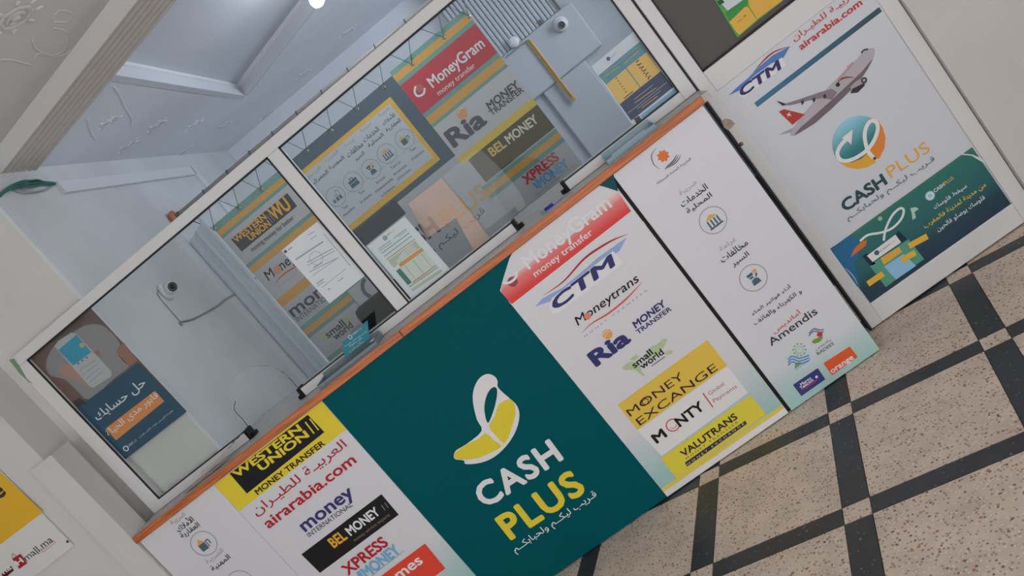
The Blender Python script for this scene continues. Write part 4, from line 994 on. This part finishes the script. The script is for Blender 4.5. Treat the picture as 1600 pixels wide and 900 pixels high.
# white cloth hanging left of the banner
bmc = bmesh.new(); cols = 14
cx0, cx1 = B(300, 380)[0] - .02, bx0 + .004; ctop = B(300, 380)[1]
va = []
for i in range(cols + 1):
    x = cx0 + (cx1 - cx0) * i / cols; y = YB - .032 + .010 * math.sin(i * 1.3)
    va.append((bmc.verts.new((x, y, ctop + .05 * i / cols)), bmc.verts.new((x + .0, y, .45))))
for a, b in zip(va, va[1:]): bmc.faces.new((a[0], b[0], b[1], a[1]))
r = bmesh.ops.solidify(bmc, geom=bmc.faces[:], thickness=.002)
clo = link('hanging_cloth', bm_mesh(bmc, 'cloth'), mat('white_cloth', (0.80, 0.83, 0.88, 1), .8)); recenter(clo); tag(clo, 'white cloth hanging beside the left edge of the banner', 'cloth')
lp0 = B(320, 360)
st = tube('string_loop', smooth_pts([(lp0[0] + .03, YB, RZr - .03), (lp0[0] - .005, YB - .01, lp0[1] - .03), (lp0[0] - .02, YB - .01, lp0[1] - .10), (lp0[0] - .01, YB - .01, lp0[1] - .115), (lp0[0] + .012, YB - .01, lp0[1] - .06), (lp0[0] + .03, YB, RZr - .03)], False, 4), .0022, mat('grey_string', P(140, 142, 146), .7)); recenter(st); tag(st, 'grey string loop tying the cloth below the rod', 'string')

# ================================================================ OFFICE FITTINGS
def lw(u, v, d=0.0):
    """point on the office side wall"""
    n = Vector((1, .0524, 0)).normalized(); r = ray(u, v); p0 = Vector((XA, YA, 0)) + n * d
    return CAM + r * ((p0 - CAM).dot(n) / r.dot(n))
nw = Vector((1, .0524, 0)).normalized(); dw = Vector((-.0524, 1, 0)).normalized()
# flat cable trunking on the side wall
a0, a1 = lw(92, 296), lw(305, 274)
tr = empty('cable_trunking', a0); tag(tr, 'white plastic cable trunking along the office side wall', 'trunking')
M_tr = mat('trunking_plastic', (.70, .71, .74, 1), .4)
up = Vector((0, 0, .027))
def trunk(p, q, u):
    prism('trunk_run', [p - u, p + u, p + u + nw * .018, p - u + nw * .018], q - p, M_tr, tr)
trunk(a0, Vector((a1.x, a1.y, a0.z - .01)), up)
a2 = Vector((a1.x, a1.y, a0.z - .01)); trunk(a2 + Vector((0, 0, .027)), Vector((a2.x, a2.y, 1.2)), dw * .03)
# green cables bulging out of the wall
gc = empty('green_cable_bundle', lw(0, 305)); tag(gc, 'bundle of dark green cables leaving the plaster under the beam', 'cables')
ends = (lw(3, 303, .004), lw(84, 287, .012))
for i, (mid, dn) in enumerate((((18, 291), (40, 283)), ((22, 293), (55, 286)), ((20, 290), (48, 291)), ((25, 288), (58, 281)))):
    pt = [tuple(lw(0, 306, .012)), tuple(lw(8, 299, .016)), tuple(lw(*mid, .02 + .004 * i)), tuple(lw(*dn, .02 + .004 * i)), tuple(lw(72, 285 + i * .8, .016)), tuple(lw(86, 286.5 + i * .5, .012))]
    tube('cable', smooth_pts(pt, False, 4), .0055 if i < 2 else .0035, M_green, gc, 7)
tube('cable', smooth_pts([tuple(lw(25, 296, .012)), tuple(lw(45, 300, .014)), tuple(lw(68, 297, .012)), tuple(lw(84, 290, .01))], False, 4), .003, mat('grey_cable', P(120, 120, 120), .5), gc, 6)
# dome cameras
def cctv(loc, axis, look, R, label):
    e = empty('security_camera', loc); tag(e, label, 'camera', 'office dome cameras')
    lo = Vector(loc); ax = Vector(axis).normalized(); lk_ = Vector(look).normalized()
    Mc = mat('camera_shell', (.74, .75, .77, 1), .35)
    lathe('mount', [(0, 0), (R * 1.15, 0), (R * 1.2, R * .25), (R * .95, R * .5), (R * .6, R * .55), (0, R * .55)], lo, ax, Mc, e)
    c = lo + ax * R * .85
    prof = [(R * .82 * math.sin(math.pi * k / 12), -R * .82 * math.cos(math.pi * k / 12)) for k in range(10)]
    eb_ = lathe('eyeball', prof + [(R * .5, R * .58)], c, lk_, Mc, e)
    lathe('lens_ring', [(R * .56, R * .5), (R * .56, R * .74), (R * .42, R * .76), (R * .36, R * .66), (0, R * .66)], c, lk_, mat('camera_face', (.06, .06, .065, 1), .3), eb_)
    lathe('lens', [(R * .24, R * .66), (R * .18, R * .76), (0, R * .80)], c, lk_, mat('lens_glass', (.01, .01, .015, 1), .08), eb_)
p1 = lw(257, 457); cctv(p1, nw, Vector((.75, -.5, -.15)), .036, 'white dome camera on the office side wall seen through the left pane')
p2 = at(876, 38, 1, 2.975); cctv(p2, (0, -1, 0), Vector((-.1, -1, -.35)), .042, 'white dome camera on the bulkhead seen through the right pane')
cw = tube('camera_wire', smooth_pts([tuple(lw(248, 452, .003)), tuple(lw(247, 460, .004)), tuple(lw(258, 475, .003)), tuple(lw(284, 505, .003))], False, 5), .0016, mat('thin_wire', P(96, 98, 102), .6)); recenter(cw); tag(cw, 'thin wire hanging from the left dome camera', 'wire')
wc = tube('wall_cable', smooth_pts([tuple(lw(u, v, .005)) for u, v in ((285, 508), (282, 503), (300, 499), (320, 489), (338, 479), (352, 468), (372, 456), (396, 437), (420, 420))], False, 4), .0042, mat('grey_wall_cable', P(112, 112, 112), .6)); recenter(wc); tag(wc, 'sagging grey cable on the office side wall below the left camera', 'cable')
# gold strip, white bell, dark clips and wire on the partition
g0, g1 = at(826, 62, 1, 2.97), at(893, 152, 1, 2.97)
gs = empty('gold_cable_strip', g1); tag(gs, 'vertical gold plastic cable strip on the white bulkhead', 'strip')
Mg = mat('gold_plastic', P(150, 118, 52), .35, .3)
box('strip', g1.x - .014, g1.x + .014, 2.96, 2.975, g1.z, g0.z, Mg, gs, .003)
box('strip_ridge', g1.x - .003, g1.x + .003, 2.956, 2.961, g1.z, g0.z, mat('gold_dark', P(100, 76, 32), .4, .3), gs)
box('bent_end', g1.x - .008, g1.x + .018, 2.955, 2.975, g1.z - .03, g1.z - .001, Mg, gs, .003)
bl = at(803, 66, 1, 2.975); be = lathe('wall_bell', [(0, 0), (.036, 0), (.037, .006), (.03, .014), (.01, .018), (0, .018)], bl, (0, -1, 0), mat('bell_white', (.78, .8, .82, 1), .35)); be.location = (0, 0, 0); tag(be, 'white round wall bell beside the banner top', 'bell')
for u, v, lb in ((846, 36, 'small dark clip at the lower edge of the ribbed cladding'), (868, 6, 'long dark cable stub at the top of the ribbed cladding')):
    q = at(u, v, 1, 2.995); L = .025 if u < 860 else .10
    c = box('cable_clip', q.x - .008, q.x + .008, 2.985, 3.0, q.z - L, q.z + L, mat('dark_clip', P(70, 62, 54), .5), None, .003); recenter(c); tag(c, lb, 'clip')
q = [at(u, v, 1, 2.965) for u, v in ((790, 90), (800, 82), (812, 72), (826, 62))]
t_ = tube('bell_wire', smooth_pts([tuple(p) for p in q], False, 4), .004, mat('thin_wire', P(96, 98, 102))); recenter(t_); tag(t_, 'short grey wire between the bell and the gold strip', 'wire')
# bare bulb
bp = at(492, -3, 2, 2.24)
bulb = empty('ceiling_bulb', (bp.x, bp.y, 2.42)); tag(bulb, 'bright bare bulb hanging from the office ceiling', 'lamp')
tube('flex', [(bp.x, bp.y, 2.42), (bp.x, bp.y, 2.31)], .003, M_alu, bulb)
lathe('socket', [(0, .045), (.014, .045), (.018, .035), (.018, 0), (.014, -.008), (0, -.008)], (bp.x, bp.y, 2.275), (0, 0, 1), M_alu, bulb, 14)
lathe('bulb', [(0, .035), (.014, .035), (.024, .015), (.032, -.01), (.026, -.032), (.012, -.04), (0, -.042)], (bp.x, bp.y, 2.24), (0, 0, 1), mat('bulb_glow', (.92, .96, 1, 1), .3, emit=9), bulb, 18)

# black office chair behind the screen
chp = at(580, 498, 1, .75)
ch = empty('office_chair', (chp.x, .75, 0)); tag(ch, 'black office chair back behind the screen near the mullion', 'chair')
ztop = W((560, 480), .75)[1]; cxl = W((553, 492), .75)[0]; cxr = cxl + .42
box('backrest', cxl, cxr, .73, .79, .62, ztop, M_black, ch, .03)
box('seat', cxl - .01, cxr + .01, .80, 1.22, .44, .52, M_black, ch, .03)
tube('back_post', [((cxl + cxr) / 2, .80, .70), ((cxl + cxr) / 2, .84, .48)], .02, M_black, ch)
tube('gas_stem', [((cxl + cxr) / 2, 1.0, .44), ((cxl + cxr) / 2, 1.0, .09)], .025, M_black, ch)
for k in range(5):
    a = 2 * math.pi * k / 5
    tube('base_leg', [((cxl + cxr) / 2, 1.0, .09), ((cxl + cxr) / 2 + .25 * math.cos(a), 1.0 + .25 * math.sin(a), .055)], .016, M_black, ch)
    lathe('castor', [(0, -.012), (.027, -.012), (.027, .012), (0, .012)], ((cxl + cxr) / 2 + .25 * math.cos(a), 1.0 + .25 * math.sin(a), .028), (math.sin(a), -math.cos(a), 0), M_black, ch, 12)

# curved clear acrylic guard and peach sheet, a painted warm reflection, behind the right pane
ag = []
for p in smooth_pts([(818, 352, 0), (823, 328, 0), (812, 300, 0), (790, 272, 0), (768, 250, 0), (752, 236, 0), (738, 238, 0), (715, 256, 0), (692, 276, 0)], False, 5):
    ag.append(W((p[0], p[1]), .32))
pts = [(x, .32, z) for x, z in ag] + [(ag[-1][0], .32, 1.03), (ag[0][0], .32, 1.03)]
ac = prism('acrylic_guard', pts, (0, .004, 0), M_acrylic); recenter(ac); tag(ac, 'clear acrylic guard with rounded top standing behind the right pane', 'guard')
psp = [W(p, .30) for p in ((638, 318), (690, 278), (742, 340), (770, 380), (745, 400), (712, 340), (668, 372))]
pm = bpy.data.materials.new('peach_reflection_tint'); pm.use_nodes = True
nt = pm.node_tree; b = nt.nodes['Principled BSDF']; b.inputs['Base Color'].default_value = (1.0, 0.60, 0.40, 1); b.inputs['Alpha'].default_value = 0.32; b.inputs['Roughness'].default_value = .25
ps = prism('peach_reflection', [(x, .30, z) for x, z in psp], (0, .002, 0), pm); recenter(ps); tag(ps, 'translucent peach sheet standing in for a warm reflection in the right pane', 'reflection')

# ================================================================ THINGS ON THE LEDGE
ZL = 1.0258
def ledge(u, v, z=ZL):
    return at(u, v, 2, z)
# grey plastic tray with leaflets in front of the middle rail
def tray(x0, x1, y0, y1, label, m=M_grey):
    e = empty('plastic_tray', ((x0 + x1) / 2, (y0 + y1) / 2, ZL)); tag(e, label, 'tray')
    box('tray_base', x0, x1, y0, y1, ZL, ZL + .004, m, e, .001)
    box('tray_front', x0, x1, y0, y0 + .003, ZL + .004, ZL + .016, m, e, .001); box('tray_back', x0, x1, y1 - .003, y1, ZL + .004, ZL + .03, m, e, .001)
    for xx in (x0, x1 - .003): box('tray_side', xx, xx + .003, y0 + .003, y1 - .003, ZL + .004, ZL + .02, m, e, .001)
    return e
tx0, tx1 = ledge(526, 574).x, ledge(604, 518).x
tray(tx0, tx1, .03, .135, 'grey plastic tray holding leaflets beside the left opening')
# leaflets in that tray
for k in range(5):
    o = box('leaflet', tx0 + .01 + .004 * k, tx1 - .03 - .003 * k, .04, .125, ZL + .005 + k * .0016, ZL + .0062 + k * .0016, (ink(96, 116, 122), M_paper, M_grey, ink(120, 132, 136), ink(80, 98, 104))[k], None); recenter(o)
    tag(o, ('lowest', 'second', 'middle', 'fourth', 'topmost')[k] + ' leaflet in the grey tray by the left opening', 'leaflet', 'leaflets in the grey tray')
sc_ = lathe('metal_clip', [(.004, 0), (.012, 0), (.014, .004), (.012, .008), (.004, .008)], (tx1 - .022, .08, ZL + .014), (0, .2, 1), mat('steel', P(150, 148, 150), .3, .7)); tag(sc_, 'small metal clip lying in the grey tray', 'clip')
# teal standing card
yc = .10
cp = [W(p, yc) for p in ((534.5, 535), (574, 500.5), (578, 529), (539, 560))]
zmin = min(z for _, z in cp)
card = prism('standing_card', [(x, yc, z) for x, z in cp], (0, .0012, 0), ink(40, 108, 124)); recenter(card); tag(card, 'small teal card standing in the grey tray', 'card')
S = Sheet(card, yc, 7.5, (480, 480))
S.ring('logo_ring', (505, 350), 20, 7, white, 1); S.text('CASH', (535, 330), (590, 290), 2.6, white, 1); S.text('PLUS', (592, 288), (645, 250), 2.6, gold, 1)
S.ar('أرسل واستقبل فلوسك', (440, 475), (700, 290), 4, white, 1); S.ar('بكل سهولة', (500, 470), (650, 365), 4, white, 1); S.ar('بأمان', (495, 535), (668, 412), 5.5, yellow, 1)
# crumpled receipts at the left end
for i, (uv, cc, lb) in enumerate((((322, 748), ink(150, 130, 122), 'long brownish receipt on the ledge at the left end'), ((355, 716), ink(176, 168, 164), 'pale folded receipt on the ledge near the left opening'), ((380, 698), ink(60, 66, 66), 'dark folded paper on the ledge beside the left opening'))):
    q = ledge(*uv); q.y = min(max(q.y, .07), .1)
    bmr = bmesh.new(); n = 12; L = (.22, .17, .075)[i]; wd = (.045, .05, .035)[i]
    rows = []
    for k in range(n + 1):
        t = k / n; h = ZL + .004 + .012 * i + .006 * math.sin(t * 5 + i) ** 2 + (.018 * t * t if i == 1 else .012 * t if i == 2 else 0)
        rows.append([bmr.verts.new((q.x - L / 2 + L * t, q.y + s * wd / 2 * (1 - .3 * abs(t - .5)), h + (.003 if s == 0 else 0))) for s in (-1, 0, 1)])
    for a, b in zip(rows, rows[1:]):
        for k in range(2): bmr.faces.new((a[k], a[k + 1], b[k + 1], b[k]))
    bmesh.ops.recalc_face_normals(bmr, faces=bmr.faces[:])
    bmesh.ops.solidify(bmr, geom=bmr.faces[:], thickness=.0006)
    o = link('paper_receipt', bm_mesh(bmr, 'receipt'), cc); recenter(o); tag(o, lb, 'receipt')
# papers and pale blue tray at the right end
rx0_, rx1_ = ledge(942, 250).x, ledge(1012, 196).x
tray(rx0_, rx1_, .04, .138, 'pale blue plastic tray at the right end of the ledge', ink(120, 140, 150))
for k in range(3):
    o = box('paper_slip', rx0_ + .008 + .01 * k, rx1_ - .012 - .008 * k, .05, .13, ZL + .006 + k * .002, ZL + .0072 + k * .002, (M_paper, ink(130, 150, 160), M_paper)[k]); recenter(o); tag(o, ('bottom', 'middle', 'top')[k] + ' paper slip in the pale blue tray', 'paper', 'slips in the pale blue tray')
# blue pen in the right opening
pa, pb = ledge(846, 338), ledge(886, 306); pa.y = .11; pb.y = .10; pa.z = pb.z = ZL + .0055
pen = empty('ballpoint_pen', (pa + pb) / 2); pen.location.z = ZL; tag(pen, 'blue-capped ballpoint pen lying in the right opening', 'pen')
dd = pb - pa
tube('barrel', [pa, pa + dd * .85], .0042, mat('pen_clear', P(130, 136, 146), .2), pen, 10)
tube('cap', [pa + dd * .18, pa + dd * .50], .0054, mat('pen_blue', P(30, 40, 150), .3), pen, 10); tube('tip', [pa + dd * .85, pb], [.0035, .0012], mat('steel', P(150, 148, 150), .3, .7), pen, 10)
# dark edge of the left arched glass cutout, added as a thin tube
wpnt = [W(p, YF - .006) for p in ((391, 672), (380, 656), (370, 646), (366, 638), (367, 630), (368, 627))]
wst = tube('arch_edge_line', smooth_pts([(x, YF - .006, z) for x, z in wpnt], False, 4), .0012, M_black); recenter(wst); tag(wst, 'thin black edge line of the arched glass cutout at the left opening', 'wire')
